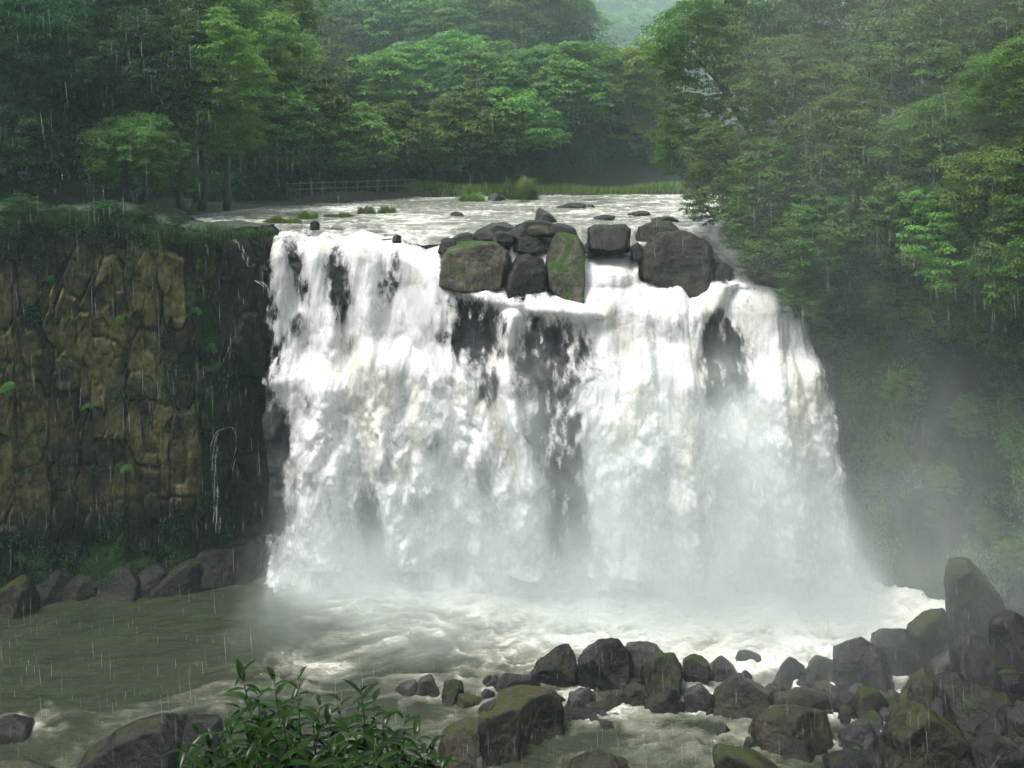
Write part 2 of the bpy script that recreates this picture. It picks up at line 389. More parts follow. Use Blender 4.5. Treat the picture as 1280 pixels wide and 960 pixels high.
#@@SETTING
# ------------------------------------------------------------------ the land
LSHORE = [(55, -11.5), (60, -12.6), (61.5, -13.4), (64, -17), (68, -21.3), (73, -21.5), (80, -18.6), (87, -15.6), (92, -12), (98, -8), (101, -2), (103, 14), (104, 40), (400, 40)]
def lshore(Y): return interp(Y, LSHORE)
def upper_ground(X, Y):
    """height of the land above the falls"""
    n = fbm(np.stack([X * .12, Y * .12, X * 0], 1), 4, 3)
    wet = sstep(-1.0, 1.2, X - lshore(Y)) * (1 - sstep(17, 19.5, X)) * (1 - sstep(102.5, 104.5, Y - np.maximum(0, X - 14) * 3))
    hb = np.minimum((Y - 107) * .82, (17.5 - X) * 1.0 + np.maximum(0, -X) * .3); hb = np.maximum(hb, 0) * sstep(104, 112, Y)
    hb = 48 * np.tanh(hb / 48)
    hl = np.maximum(-X - 30, 0) * .55; hl = 40 * np.tanh(hl / 40)
    hr = np.maximum(X - 19, 0) * .85; hr = 42 * np.tanh(hr / 42)
    hf = 84 * sstep(200, 470, Y)
    up = np.maximum.reduce([hb, hl, hr, hf]) + n * .7
    return np.where(wet > .01, 18.25 + (up) * (1 - wet) - 1.3 * wet, 18.25 + up)
def gz(x, y): return float(upper_ground(np.array([float(x)]), np.array([float(y)]))[0])

def build_upper_land():
    xs = np.concatenate([np.linspace(-300, -45, 60)[:-1], np.linspace(-45, 45, 160), np.linspace(45, 300, 60)[1:]])
    ys = np.concatenate([np.linspace(65, 125, 120)[:-1], np.linspace(125, 540, 130)])
    X, Y = np.meshgrid(xs, ys); X, Y = X.ravel(), Y.ravel()
    Z = upper_ground(X, Y)
    struct('hillside', mesh_np('hillside', np.stack([X, Y, Z], 1), grid_faces(len(xs), len(ys)), M['soil']))
build_upper_land()

LPATH = np.array([(-60, 44), (-40, 50), (-30, 53), (-24.5, 54.9), (-20, 56.0), (-17.0, 56.7), (-15.7, 57.3), (-14.6, 58.4), (-13.4, 59.6), (-12.6, 60.6), (-12.0, 62.5)], float)
RPATH = np.array([(13.5, 64), (15.2, 61.0), (16.8, 58.6), (18.6, 57.2), (21.0, 55.6), (23.5, 52), (26.5, 46), (30, 38), (36, 28), (46, 18), (60, 10)], float)
def along(path, n, dense=None):
    s = np.concatenate([[0], np.cumsum(np.hypot(*np.diff(path, axis=0).T))]); t = np.linspace(0, s[-1], n)
    if dense: k = int(n * .14); t = np.concatenate([np.linspace(0, dense[0], k)[:-1], np.linspace(dense[0], dense[1], n - 2 * k + 2), np.linspace(dense[1], s[-1], k)[1:]])
    return np.stack([np.interp(t, s, path[:, 0]), np.interp(t, s, path[:, 1])], 1), t
def build_cliff(path, nu, nv, top, mat, seed, blocky, ochre_fn, lean=0.0, bank_back=40, side=1, bankmat='turf', dense=None):
    p, t = along(path, nu, dense)
    # denser where it shows
    tan = np.gradient(p, axis=0); tan /= np.linalg.norm(tan, axis=1)[:, None]; nor = np.stack([tan[:, 1], -tan[:, 0]], 1)
    zz = np.linspace(-1.2, 1, nv); zz = np.where(zz < 0, zz, zz * top)
    S, Z = np.meshgrid(t, zz); Pn = np.broadcast_to(p, (nv, nu, 2)).reshape(-1, 2); Nn = np.broadcast_to(nor, (nv, nu, 2)).reshape(-1, 2)
    S, Z = S.ravel(), Z.ravel()
    wx = S + .22 * fbm(np.stack([S * .5, Z * .3, S * 0], 1), 3, seed); wz = Z + .4 * fbm(np.stack([S * .4, Z * .4, S * 0 + 5], 1), 3, seed + 9)
    d = 0
    cell = 0
    for (sx, sz, amp, cr, k) in blocky:
        f1, f2, idv, cx, cy = worley2(wx / sx, wz / sz + .35 * np.floor(wx / sx), seed + k)
        edge = np.clip(f2 - f1, 0, 1)
        d = d + amp * (idv - .5) * 2 + amp * 1.1 * (cx * (np.mod(idv * 7.3, 1) - .5) * 2 + cy * (np.mod(idv * 3.7, 1) - .35)) - cr * np.exp(-(edge / .028) ** 2)
        cell = cell + (idv - .5) * amp
    d = d + .35 * fbm(np.stack([S * .35, Z * .25, S * 0], 1), 3, seed + 3) + .09 * fbm(np.stack([S * 2.6, Z * 1.3, S * 0], 1), 5, seed + 4, .6)
    h = Z / top
    d = d + lean * (h - .5) - .9 * np.exp(-((h - .11) / .07) ** 2) * (.5 if side > 0 else .1) - 1.0 * sstep(.93, 1.0, h) ** 2
    if side > 0: Z = Z * (1 - .058 * sstep(-20.5, -15.5, Pn[:, 0]))
    V = np.stack([Pn[:, 0] + Nn[:, 0] * d, Pn[:, 1] + Nn[:, 1] * d, Z + .06 * fbm(np.stack([S, Z, Z * 0], 1), 2, 1)], 1)
    px = CX + V[:, 0] / V[:, 1] * F; py = HY + (CH - V[:, 2]) / V[:, 1] * F
    och, moss = ochre_fn(px, py, cell, S, Z)
    me = mesh_np('cliff', V, grid_faces(nu, nv), mat, True, {'ochre': och, 'moss': moss})
    o = struct('cliff', me)
    # the turf on top: from the cliff edge backwards
    top_v = V.reshape(nv, nu, 3)[-1]; k = 26; rows = []
    for j in range(k):
        u = (j / (k - 1)) ** 1.5
        r = top_v.copy(); r[:, :2] = top_v[:, :2] - nor * (u * bank_back); 
        if side > 0: r[:, 0] = np.minimum(r[:, 0], interp(r[:, 1], LSHORE) + 1.2 * (1 - u) + .2)
        nn = fbm(np.stack([r[:, 0] * .5, r[:, 1] * .5, r[:, 0] * 0], 1), 3, 5)
        tgt = top_v[:, 2] * 0 + 18.35 + np.maximum(0, np.abs(r[:, 0]) - 26) * .5 * (1 if side > 0 else 0)
        if side < 0: tgt = upper_ground(r[:, 0], np.maximum(r[:, 1], 40))
        if side > 0: tgt = tgt - .85 * sstep(-22, -17, r[:, 0])
        w = sstep(0, .35, u); r[:, 2] = top_v[:, 2] * (1 - w) + (tgt + .12) * w + (nn * .4 * min(1, j / 3))
        rows.append(r)
    bank = struct('bank_ground', mesh_np('bank_ground', np.concatenate(rows), grid_faces(nu, k), M[bankmat]))
    return V, px, py
def ochre_left(px, py, cell, S, Z):
    n = fbm(np.stack([S * .45, Z * .3, S * 0], 1), 3, 77)
    o = sstep(290, 330, py) * (1 - sstep(600, 680, py)) * (1 - sstep(225, 262, px + 14 * n)) * .95
    o = np.maximum(o, np.exp(-((px - 252) / 16) ** 2) * sstep(296, 312, py) * (1 - sstep(380, 400, py)))
    o = o * sstep(-.48, .22, cell + n * .35)
    m = .42 + .35 * n + .28 * sstep(600, 700, py) * (1 - sstep(240, 270, px)) + .45 * (1 - sstep(285, 330, py)) * (1 - sstep(300, 330, px)) + .28 * np.exp(-((px - 258) / 18) ** 2)
    m = np.where(px > 285, m - .45 + .4 * (1 - sstep(290, 320, py)), m)
    return np.clip(o, 0, 1), np.clip(m, 0, 1.2)
def ochre_right(px, py, cell, S, Z):
    n = fbm(np.stack([S * .6, Z * .12, S * 0], 1), 4, 71)
    return np.clip(.5 + n, 0, 1) * .6, np.clip(.5 + n * .5, 0, 1)
CLIFF_L = build_cliff(LPATH, 620, 420, 18.9, M['cliff'], 21, [(1.7, 4.4, .42, .34, 0), (.8, 1.7, .17, .16, 50)], ochre_left, -.6, 48, 1, dense=(32, 51.5))
CLIFF_R = build_cliff(RPATH, 420, 260, 18.6, M['cliff_wet'], 63, [(2.6, 9.0, .35, .30, 0), (1.2, 3.5, .18, .15, 50)], ochre_right, -1.0, 30, -1, 'soil')

# bank below, on the right of the pool, and the pool bed
def low_bank(X, Y):
    n = fbm(np.stack([X * .3, Y * .3, X * 0], 1), 4, 41)
    sh = interp(Y, [(10, 10), (30, 12.5), (38, 13.5), (42, 14.0), (46, 14.5), (50, 17.2), (54, 19.4), (57, 20.5), (62, 21)])
    s = X - sh
    return -1.9 + 1.1 * sstep(-4.5, 0, s) + np.maximum(0, s - 1) * .42 + n * .5 + .35 * ridged(np.stack([X * .9, Y * .9, X * 0], 1), 3, 44)
def build_low_bank():
    xs = np.linspace(6, 50, 130); ys = np.linspace(14, 60, 140); X, Y = np.meshgrid(xs, ys); X, Y = X.ravel(), Y.ravel()
    struct('stream_bank', mesh_np('stream_bank', np.stack([X, Y, low_bank(X, Y)], 1), grid_faces(130, 140), M['rock_dark']))
build_low_bank()
# the slope the camera stands on
def near_z(X, Y):
    n = fbm(np.stack([X * .6, Y * .6, X * 0], 1), 4, 91)
    return interp(Y, [(-30, 21.0), (-2, 20.4), (1.5, 20.1), (3.2, 18.9), (5.0, 17.9), (7.5, 16.3), (12, 12.0), (22, 3.0), (32, -2.0)]) + n * .25
def build_near():
    xs = np.linspace(-60, 60, 160); ys = np.concatenate([np.linspace(-30, 0, 20)[:-1], np.linspace(0, 12, 50)[:-1], np.linspace(12, 32, 40)]); X, Y = np.meshgrid(xs, ys); X, Y = X.ravel(), Y.ravel()
    struct('near_slope', mesh_np('near_slope', np.stack([X, Y, near_z(X, Y)], 1), grid_faces(160, len(ys)), M['turf']))
build_near()

def build_sky_block():
    """unseen slopes added beside and behind the viewpoint to block low sky light"""
    a = np.linspace(R_(158), R_(158 + 226), 120); u = np.linspace(0, 1, 40); A, U = np.meshgrid(a, u); A, U = A.ravel(), U.ravel()
    r = 62 + 62 * U; X = r * np.cos(A); Y = 16 + r * np.sin(A) * .95; n = fbm(np.stack([X * .12, Y * .12, U * 3], 1), 4, 17)
    Z = 10 + 62 * U + n * 5
    struct('sky_block_slope', mesh_np('sky_block_slope', np.stack([X, Y, Z], 1), grid_faces(120, 40), M['turf']))  # added out of view so that light falls mostly from above
build_sky_block()

#@@WATER
# ------------------------------------------------------------------ the waterfall
PROF = np.array([(66.5, 17.70), (64, 17.68), (62.4, 17.60), (61.5, 17.35), (60.9, 16.7), (60.45, 15.2), (60.0, 13.0), (59.4, 10.0), (58.7, 6.5), (58.0, 3.0), (57.5, .6), (56.6, -.5)])
EDGE_L = [(280, 340), (295, 340), (360, 338), (420, 352), (520, 346), (600, 354), (660, 348), (725, 336), (760, 320)]
EDGE_R = [(280, 930), (315, 940), (340, 955), (370, 982), (410, 1003), (450, 1014), (560, 1030), (640, 1050), (700, 1062), (735, 1095), (760, 1110)]
# rock that shows through a thin veil: cx, cy, rx, ry, tilt(deg), strength, bulge (m)
THIN = [(376, 335, 12, 50, -12, .72, .1), (426, 352, 17, 50, -8, .8, .1), (487, 350, 14, 46, 18, .9, .3), (455, 425, 30, 13, 0, .26, .1), (377, 404, 11, 16, 15, .6, .3),
        (590, 414, 50, 52, 25, .80, .5), (566, 385, 26, 26, 0, .6, .4), (612, 478, 13, 28, 8, .95, .4), (500, 465, 26, 14, 0, .2, .1),
        (690, 450, 46, 62, -8, .98, .9), (668, 420, 20, 34, 0, .8, .8), (694, 538, 36, 66, -6, 1.0, .9), (708, 632, 24, 60, 0, .98, .5), (655, 345, 28, 34, 12, .80, .7),
        (878, 420, 12, 42, 20, 1.0, .6), (904, 438, 26, 46, -10, .76, .5), (880, 478, 16, 34, 0, .85, .5), (838, 405, 18, 18, 0, .42, .3), (770, 340, 10, 18, 0, .38, .2),
        (358, 545, 13, 32, 0, .85, .2), (362, 612, 22, 45, 0, .38, .2), (470, 640, 14, 46, 0, .85, .3), (490, 570, 10, 22, 0, .36, .2), (545, 545, 12, 14, 0, .35, .2),
        (572, 575, 18, 16, 0, .3, .2), (608, 575, 10, 24, 0, .40, .2), (565, 690, 26, 10, 0, .32, .2), (410, 600, 14, 30, 0, .25, .1), (400, 500, 12, 20, 0, .28, .1), (520, 620, 20, 12, 0, .2, .1),
        (925, 375, 12, 14, 0, .4, .2), (900, 575, 12, 22, 0, .18, .1), (960, 430, 12, 30, 0, .15, .1), (815, 600, 12, 30, 0, .14, .1)]
# streams: polyline, half width px, bulge m
STREAM = [([(350, 292), (355, 340), (350, 400), (352, 470)], 16, .35), ([(400, 292), (404, 380), (420, 460), (410, 560), (415, 700)], 22, .55), ([(455, 292), (458, 370), (470, 430), (480, 520), (510, 690)], 26, .7),
          ([(515, 300), (540, 345), (560, 420), (585, 500), (625, 600), (660, 700)], 30, .9), ([(540, 310), (575, 362), (640, 378), (720, 388), (780, 395)], 15, .6),
          ([(640, 395), (632, 440), (640, 500), (660, 590)], 14, .9), ([(755, 318), (760, 360), (790, 400), (775, 500), (780, 600), (790, 700)], 45, .8), ([(820, 375), (840, 440), (840, 540), (860, 690)], 38, .8),
          ([(920, 325), (885, 365), (860, 400), (850, 470)], 20, .7), ([(930, 330), (945, 380), (950, 470), (955, 580), (980, 700)], 34, .8), ([(975, 375), (990, 430), (1005, 520), (1020, 620), (1035, 700)], 22, .5)]
def seg_dist(px, py, line):
    best = np.full(px.shape, 1e9)
    for (a, b) in zip(line[:-1], line[1:]):
        ax, ay = a; dx, dy = b[0] - ax, b[1] - ay; L = dx * dx + dy * dy
        t = np.clip(((px - ax) * dx + (py - ay) * dy) / L, 0, 1); best = np.minimum(best, np.hypot(px - ax - t * dx, py - ay - t * dy))
    return best
def prof(n):
    s = np.concatenate([[0], np.cumsum(np.hypot(*np.diff(PROF, axis=0).T))]); t = np.linspace(0, s[-1], n)
    y, z = np.interp(t, s, PROF[:, 0]), np.interp(t, s, PROF[:, 1])
    for _ in range(int(n * .03)):
        y[1:-1] = (y[:-2] + y[1:-1] * 2 + y[2:]) / 4; z[1:-1] = (z[:-2] + z[1:-1] * 2 + z[2:]) / 4
    return y, z
def fall_fields(px, py):
    thin = np.zeros(px.shape); bulge = np.zeros(px.shape)
    for (cx, cy, rx, ry, tl, st, bu) in THIN:
        c, s_ = math.cos(R_(tl)), math.sin(R_(tl)); dx, dy = px - cx, py - cy
        e = ((dx * c + dy * s_) / rx) ** 2 + ((-dx * s_ + dy * c) / ry) ** 2
        g = np.exp(-(e ** 1.5) * .7); thin = np.maximum(thin, st * g); bulge = np.maximum(bulge, bu * np.exp(-e * .6))
    st = np.zeros(px.shape)
    for (ln, w, bu) in STREAM: st = np.maximum(st, bu * np.exp(-(seg_dist(px, py, ln) / w) ** 2))
    return thin, bulge, st
def build_fall():
    nu, nv = 620, 560
    y, z = prof(nv); py0 = HY + (CH - z) / y * F;  pyc = np.maximum(py0, 286)
    xl = interp(pyc, EDGE_L) - 14; xr = interp(pyc, EDGE_R) + 16
    u = np.linspace(0, 1, nu); PX = xl[:, None] + (xr - xl)[:, None] * u[None]; PY = np.broadcast_to(py0[:, None], PX.shape); Yn = np.broadcast_to(y[:, None], PX.shape); Zn = np.broadcast_to(z[:, None], PX.shape)
    sc = np.where(Zn > 17.3, 61.0, Yn)
    px, py, Yn, Zn, sc = PX.ravel(), PY.ravel(), Yn.ravel(), Zn.ravel(), sc.ravel(); X = (px - CX) / F * sc
    thin, bulge, st = fall_fields(px, py)
    # towards the viewer: normal of the profile
    ty = np.gradient(y); tz = np.gradient(z); l = np.hypot(ty, tz); ny, nz = (tz / l), (-ty / l); ny, nz = np.where(ny > 0, -ny, ny), np.abs(nz)
    NY = np.repeat(ny, nu); NZ = np.repeat(nz, nu)
    fall = sstep(17.55, 16.0, Zn); low = sstep(330, 560, py)
    q = np.stack([X, Yn * .3, Zn * .45], 1); wv = fbm(q * .5, 2, 8)[:, None] * np.array([.5, .2, .3])
    n1 = fbm(np.stack([X * .55, Yn * .2, Zn * .25], 1), 3, 11); n2 = fbm(np.stack([X * 1.5, Yn * .3, Zn * .22], 1) + wv, 4, 12); n3 = fbm(np.stack([X * 3.4, Yn, Zn * 1.5], 1) + wv, 4, 13)
    bil = np.abs(fbm(np.stack([X * .70, Yn * .5, Zn * .30], 1) + wv * 1.6, 4, 15, .45)) * 2
    d = st * 2.0 + bulge * 1.0 + .55 * n1 + .22 * n2 * (1 - .6 * low) + .03 * n3 + .50 * low * bil + .35 * low * n2
    d = d + .9 * fbm(np.stack([X * .42, X * 0, X * 0 + 3], 1), 3, 29) * sstep(63.5, 61.3, Yn) / (.22 + .78 * fall)
    d = d + 1.3 * sstep(425, 475, py + 26 * n1) * (1 - sstep(540, 760, py)) + .9 * sstep(352, 392, py) * sstep(560, 640, px)
    d = d * (.22 + .78 * fall); low_a = sstep(380, 520, py + 40 * n1)
    el = np.minimum(px - interp(np.maximum(py, 286), EDGE_L), interp(np.maximum(py, 286), EDGE_R) - px)
    patch = fbm(np.stack([X * .8, Yn * .2, Zn * .4], 1) + wv, 5, 23, .6)
    foam = .98 + .42 * st + .42 * patch - thin * (.90 + .8 * n2 + .9 * n3) + .20 * n2
    foam = foam - .9 * (1 - sstep(-14, 14, el + 16 * n3)) - .25 * (1 - sstep(0, 40, el)) * (1 - low * .4)
    foam = np.where(Zn > 17.3, .80 + .3 * n2 + .1 * n1 - .12 * sstep(63, 66, Yn), foam)
    drop = interp(px, [(330, .5), (345, .15), (360, 0), (382, .38), (402, .05), (425, .35), (448, -.05), (478, .4), (500, .3), (515, .55), (532, .95), (548, .7), (562, .3), (640, .3), (660, .9), (690, .5), (722, .6), (735, 1.3), (790, 1.3), (800, .6), (890, .8), (905, 1.7), (945, 2.0)])
    Zn0 = Zn; Zn = Zn - drop * sstep(14.0, 17.0, Zn) * (1 - .75 * sstep(62.2, 64.5, Yn)) + .10 * n1 * (Zn > 16.5)
    # nothing pours over the blocks on the lip
    for (x0, x1, yb) in ((552, 636, 358), (684, 727, 372), (797, 902, 352)):
        foam = foam - 1.2 * sstep(x0 - 6, x0 + 6, px) * (1 - sstep(x1 - 6, x1 + 6, px)) * (1 - sstep(yb - 12, yb + 6, py)) * sstep(288, 300, py)
    Vs, Fs, At, Lw = [], [], [], []; gf = grid_faces(nu, nv)
    for k, (off, loss) in enumerate(((0, 0), (.35, .30), (.80, .46))):      # the sheet and three looser veils of spray in front of it
        if k: 
            jn = fbm(np.stack([X * .9, Yn + 9 * k, Zn * .5], 1), 4, 60 + k); jb = np.abs(fbm(np.stack([X * .6 + 7 * k, Yn * 0, Zn * .5], 1), 4, 70 + k)) * 2
            dk = d + (off * (.35 + .9 * jb)) * (.15 + .85 * low) * fall; fk = np.minimum(foam, 1.15) - loss - .7 * thin + .55 * jn - .35 * (1 - low) - .12 * (k - 1) * (1 - low)
            fk = np.where(Zn0 > 17.0, -.6, fk)
        else: dk, fk = d, foam
        Vs.append(np.stack([X, Yn + NY * dk, Zn + NZ * dk * .6 * fall], 1)); Fs.append(gf + k * nu * nv); At.append(np.clip(fk, -.6, 1.6)); Lw.append(low_a)
    struct('waterfall', mesh_np('waterfall', np.concatenate(Vs), np.concatenate(Fs), M['fall'], True, {'foam': np.concatenate(At), 'low': np.concatenate(Lw)}))
    # the rock behind it
    k = 3; Vn = np.stack([X, Yn, Zn], 1)
    f1, f2, idv, cx, cy = worley2(X / 1.3 + .3 * n1, Zn / 2.2 + .3 * n3, 5)
    dr = bulge * .95 + st * .4 + .35 * n1 + .5 * (idv - .5) - .25 * np.exp(-((f2 - f1) / .1) ** 2) - .55 + 1.3 * sstep(425, 475, py + 26 * n1) * (1 - sstep(540, 760, py)) + .9 * sstep(352, 392, py) * sstep(560, 640, px)
    dr = np.minimum(dr, d - .18); dr = np.where(Zn > 17.3, -.35, dr)
    Vr = np.stack([X, Yn + NY * dr, Zn + NZ * dr * .6 * fall - .25 * (1 - fall)], 1).reshape(nv, nu, 3)[::k, ::k]
    struct('rock_face', mesh_np('rock_face', Vr.reshape(-1, 3), grid_faces(Vr.shape[1], Vr.shape[0]), M['rockface']))
build_fall()

def build_river():
    nu, nv = 520, 420; xs = np.linspace(-24, 30, nu); ys = 61.6 + (106 - 61.6) * np.linspace(0, 1, nv) ** 1.25
    X, Y = np.meshgrid(xs, ys); X, Y = X.ravel(), Y.ravel(); px_ = CX + X / 61.5 * F
    n = fbm(np.stack([X * .5, Y * .9, X * 0], 1), 4, 31); r = ridged(np.stack([X * .9, Y * 1.6, X * 0], 1), 4, 32); b = fbm(np.stack([X * .16, Y * .2, X * 0], 1), 3, 33)
    drop = interp(px_, [(330, .1), (500, .1), (525, .4), (545, .3), (640, .2), (660, .6), (735, 1.0), (790, 1.0), (800, .6), (905, 1.4), (945, 1.7)]) * (1 - sstep(61.6, 64.5, Y))
    Z = 17.64 - .55 * (1 - sstep(61.6, 64.8, Y)) - drop + (Y - 62) * .0045 + .10 * n + .09 * r + .06 * b
    foam = .46 + .32 * r + .25 * b + .10 * sstep(80, 63, Y) - .35 * sstep(-12, -20, X) * sstep(70, 80, Y) - .12 * sstep(85, 100, Y) * (1 - sstep(-6, 2, X))
    struct('river', mesh_np('river', np.stack([X, Y, Z], 1), grid_faces(nu, nv), M['river'], True, {'foam': foam}))
build_river()

def build_pool():
    nu, nv = 720, 560; xs = np.linspace(-46, 34, nu); ys = np.linspace(26, 59.5, nv)
    X, Y = np.meshgrid(xs, ys); X, Y = X.ravel(), Y.ravel(); px = CX + X / Y * F; py = HY + CH / Y * F
    w = fbm(np.stack([X * .25, Y * .25, X * 0], 1), 3, 51)[:, None] * np.array([1.2, 1.8, 0])
    P = np.stack([X * .45, Y * .8, X * 0], 1) + w
    n = fbm(P, 4, 52); r = ridged(P * 1.3, 4, 53); c = ridged(np.stack([X * 1.6, Y * 2.8, X * 0], 1) + w * 2, 3, 54)
    near = np.exp(-((57.3 - Y - .0) / (4.5 + 4.5 * sstep(560, 800, px)))) * sstep(315, 420, px) ; near = np.clip(near, 0, 1)
    mid = sstep(380, 760, px + (py - 760) * .1)
    amp = .10 + .30 * near + .10 * mid
    Z = amp * (n * .8 + r * .55) + .07 * c * (.7 + mid) + .02 * fbm(np.stack([X * 3.2, Y * 4.5, X * 0], 1) + w * 2, 3, 57)
    foam = .17 + .95 * near + .20 * mid + .16 * n + .26 * r
    foam += .13 * np.exp(-((py - (905 - .18 * px)) / 34) ** 2) * sstep(150, 260, px) * (1 - sstep(520, 640, px))   # the current curling along the near shore
    foam += .55 * np.exp(-((py - 905) / 14) ** 2) * (1 - sstep(25, 75, px)) + .4 * np.exp(-((px - 10) / 26) ** 2 - ((py - 838) / 9) ** 2)
    foam -= .30 * (1 - sstep(120, 330, px)) * (1 - sstep(850, 890, py)) + .22 * np.exp(-((px - 330) / 120) ** 2 - ((py - 765) / 26) ** 2)
    foam += .12 * sstep(930, 1000, px) * (1 - sstep(820, 850, py)) - .26 * sstep(540, 640, px) * sstep(825, 870, py)
    for (rx, ry, w_, t_) in ROCKS:
        if ry < 60: foam += .06 * np.exp(-(((X - rx) / (w_ * .62 + .25)) ** 2 + ((Y - ry) / (t_ * .62 + .3)) ** 2) ** 2)
    struct('pool_water', mesh_np('pool_water', np.stack([X, Y, Z], 1), grid_faces(nu, nv), M['pool'], True, {'foam': foam}))

# thin side falls on the dark wet rock left of the main fall
from mathutils.bvhtree import BVHTree
def bvh_of(name_list):
    out = []
    for o in name_list:
        me = o.data; out.append(BVHTree.FromPolygons([v.co[:] for v in me.vertices], [tuple(p.vertices) for p in me.polygons]))
    return out
_cl = [o for o in COL.objects if o.name.startswith('cliff')]
BV = bvh_of(_cl)
def hit(px, py, which=0):
    d = Vector(at(px, py, 1.0) - np.array([0, 0, CH])).normalized()
    loc, nor, i, dist = BV[which].ray_cast(Vector((0, 0, CH)), d); return loc, nor
def trickle(line, widths, dens=.42, seed=0):
    g = np.random.default_rng(seed); L = np.array(line, float); W = np.array(widths, float)
    for _ in range(3):                                                  # round the corners
        q = np.empty((2 * len(L) - 2, 2)); q[0::2] = L[:-1] * .75 + L[1:] * .25; q[1::2] = L[:-1] * .25 + L[1:] * .75; L2 = np.concatenate([L[:1], q, L[-1:]])
        W = np.interp(np.linspace(0, 1, len(L2)), np.linspace(0, 1, len(W)), W); L = L2
    n = 60; t = np.linspace(0, 1, n); s_ = np.concatenate([[0], np.cumsum(np.hypot(*np.diff(L, axis=0).T))]); s_ /= s_[-1]
    x, y, w = np.interp(t, s_, L[:, 0]), np.interp(t, s_, L[:, 1]), np.interp(t, s_, W); ys = []
    for i in range(n):
        loc, nor = hit(x[i], y[i]); ys.append(loc.y - .06 if loc else (ys[-1] if ys else 58))
    ys = np.array(ys); sm = np.array([ys[max(0, i - 2):i + 3].min() for i in range(n)]); nu = 15; vs, fo = [], []
    strand = g.uniform(-.35, .35, nu)
    for i in range(n):
        for j in range(nu):
            q = (j / (nu - 1) - .5) * 2; p = at(x[i] + q * w[i] * (1 + .2 * math.sin(i * .5)), y[i], sm[i]); p[1] += .10 * q * q - .04; vs.append(p); fo.append(dens - .05 + strand[j] - .35 * q ** 4 + .2 * math.sin(i * .37 + j) - .3 * (i in (0, n - 1)))
    struct('side_waterfall', mesh_np('side_waterfall', np.array(vs), grid_faces(nu, n), M['fall'], True, {'foam': fo, 'low': np.zeros(len(fo))}))
trickle([(290, 298), (299, 306), (304, 320), (312, 334)], [2, 4, 6, 8], .5, 1)
trickle([(292, 418), (287, 436), (281, 470), (281, 505), (287, 534)], [2, 4, 8, 11, 14], .34, 2)
trickle([(294, 534), (276, 535), (268, 546), (266, 575), (269, 620), (271, 668)], [3, 4, 4, 5, 4, 6], .55, 3)
trickle([(290, 533), (295, 545), (294, 560), (291, 590)], [2, 3, 3, 4], .4, 4)
trickle([(336, 410), (341, 430), (339, 470), (336, 500)], [2, 3, 3, 4], .35, 5)
trickle([(318, 350), (334, 358), (343, 380), (348, 410)], [3, 6, 8, 8], .6, 6)

#@@ROCKS
G_CREST = 'blocks of rock along the lip of the waterfall'
G_POOL = 'boulders at the near edge of the plunge pool'
G_BANK = 'boulders on the misty right bank'
G_RIV = 'flat stones in the river above the falls'
G_CLIFF = 'boulders at the foot of the left cliff'
def crest(o, base, label, mat='rock_dark', Y=61, thick=.8, sub=5, sink=.1, group=G_CREST, extra=1, **k): return boulder(o, base, label, mat, 17, thick, 'boulder', group, sub, Y, sink, extra=extra, **k)
crest([(548, 345), (552, 318), (562, 305), (585, 300), (622, 302), (638, 314), (634, 345), (628, 362), (600, 366), (552, 352)], 365, 'big square tan block with moss down its face, splitting the lip of the fall', 'rock_tan', 59.6, .8, 6, extra=0)
crest([(682, 330), (688, 300), (696, 290), (722, 292), (730, 308), (724, 345), (729, 380), (708, 378), (686, 356)], 380, 'tall narrow block hung with bright moss, right of the tan block', 'rock_hung', 59.4, 1.0, 6)
crest([(731, 312), (734, 284), (742, 280), (782, 280), (790, 286), (788, 312), (760, 318)], 316, 'square dark block on the lip between the mossy block and the widest boulder', 'rock_dark', 61.0, .8, 5, extra=0)
crest([(728, 314), (731, 304), (742, 303), (757, 312), (748, 318)], 318, 'small dark stone at the foot of the square dark block', 'rock_dark', 60.8, .8, 4)
crest([(792, 300), (797, 284), (815, 276), (838, 276), (850, 288), (846, 305)], 303, 'rounded grey boulder just behind the widest mossy boulder', 'rock_moss', 62.6, .8, 5)
crest([(795, 345), (798, 312), (824, 290), (855, 286), (884, 300), (902, 320), (900, 345), (880, 361), (846, 365), (812, 354)], 363, 'widest boulder on the lip, moss over tan stone, right of the middle chute', 'rock_moss', 60.0, .75, 6)
crest([(630, 372), (633, 338), (645, 320), (662, 316), (680, 324), (683, 372)], 374, 'rounded wet boulder under a thin veil between the tan block and the tall mossy block', 'rock_dark', 59.7, .9, 5)
crest([(706, 386), (712, 362), (722, 356), (732, 368), (731, 386)], 386, 'black wet stone at the foot of the tall mossy block', 'rock_dark', 58.9, .9, 5)
crest([(884, 366), (890, 338), (904, 326), (918, 336), (916, 360)], 366, 'dark stone against the right side of the widest mossy boulder', 'rock_dark', 59.8, .9, 5)
crest([(786, 322), (788, 308), (798, 302), (806, 312), (804, 326)], 326, 'small dark stone between the square dark block and the widest mossy boulder', 'rock_dark', 60.6, .9, 4)
crest([(547, 312), (552, 299), (562, 296), (572, 304), (568, 320)], 318, 'small black stone against the left shoulder of the tan block', 'rock_dark', 60.2, .9, 4)
crest([(640, 312), (646, 296), (662, 293), (684, 298), (684, 312), (664, 318)], 316, 'dark stone wedged between the tan block and the tall mossy block', 'rock_dark', 60.8, .9, 5)
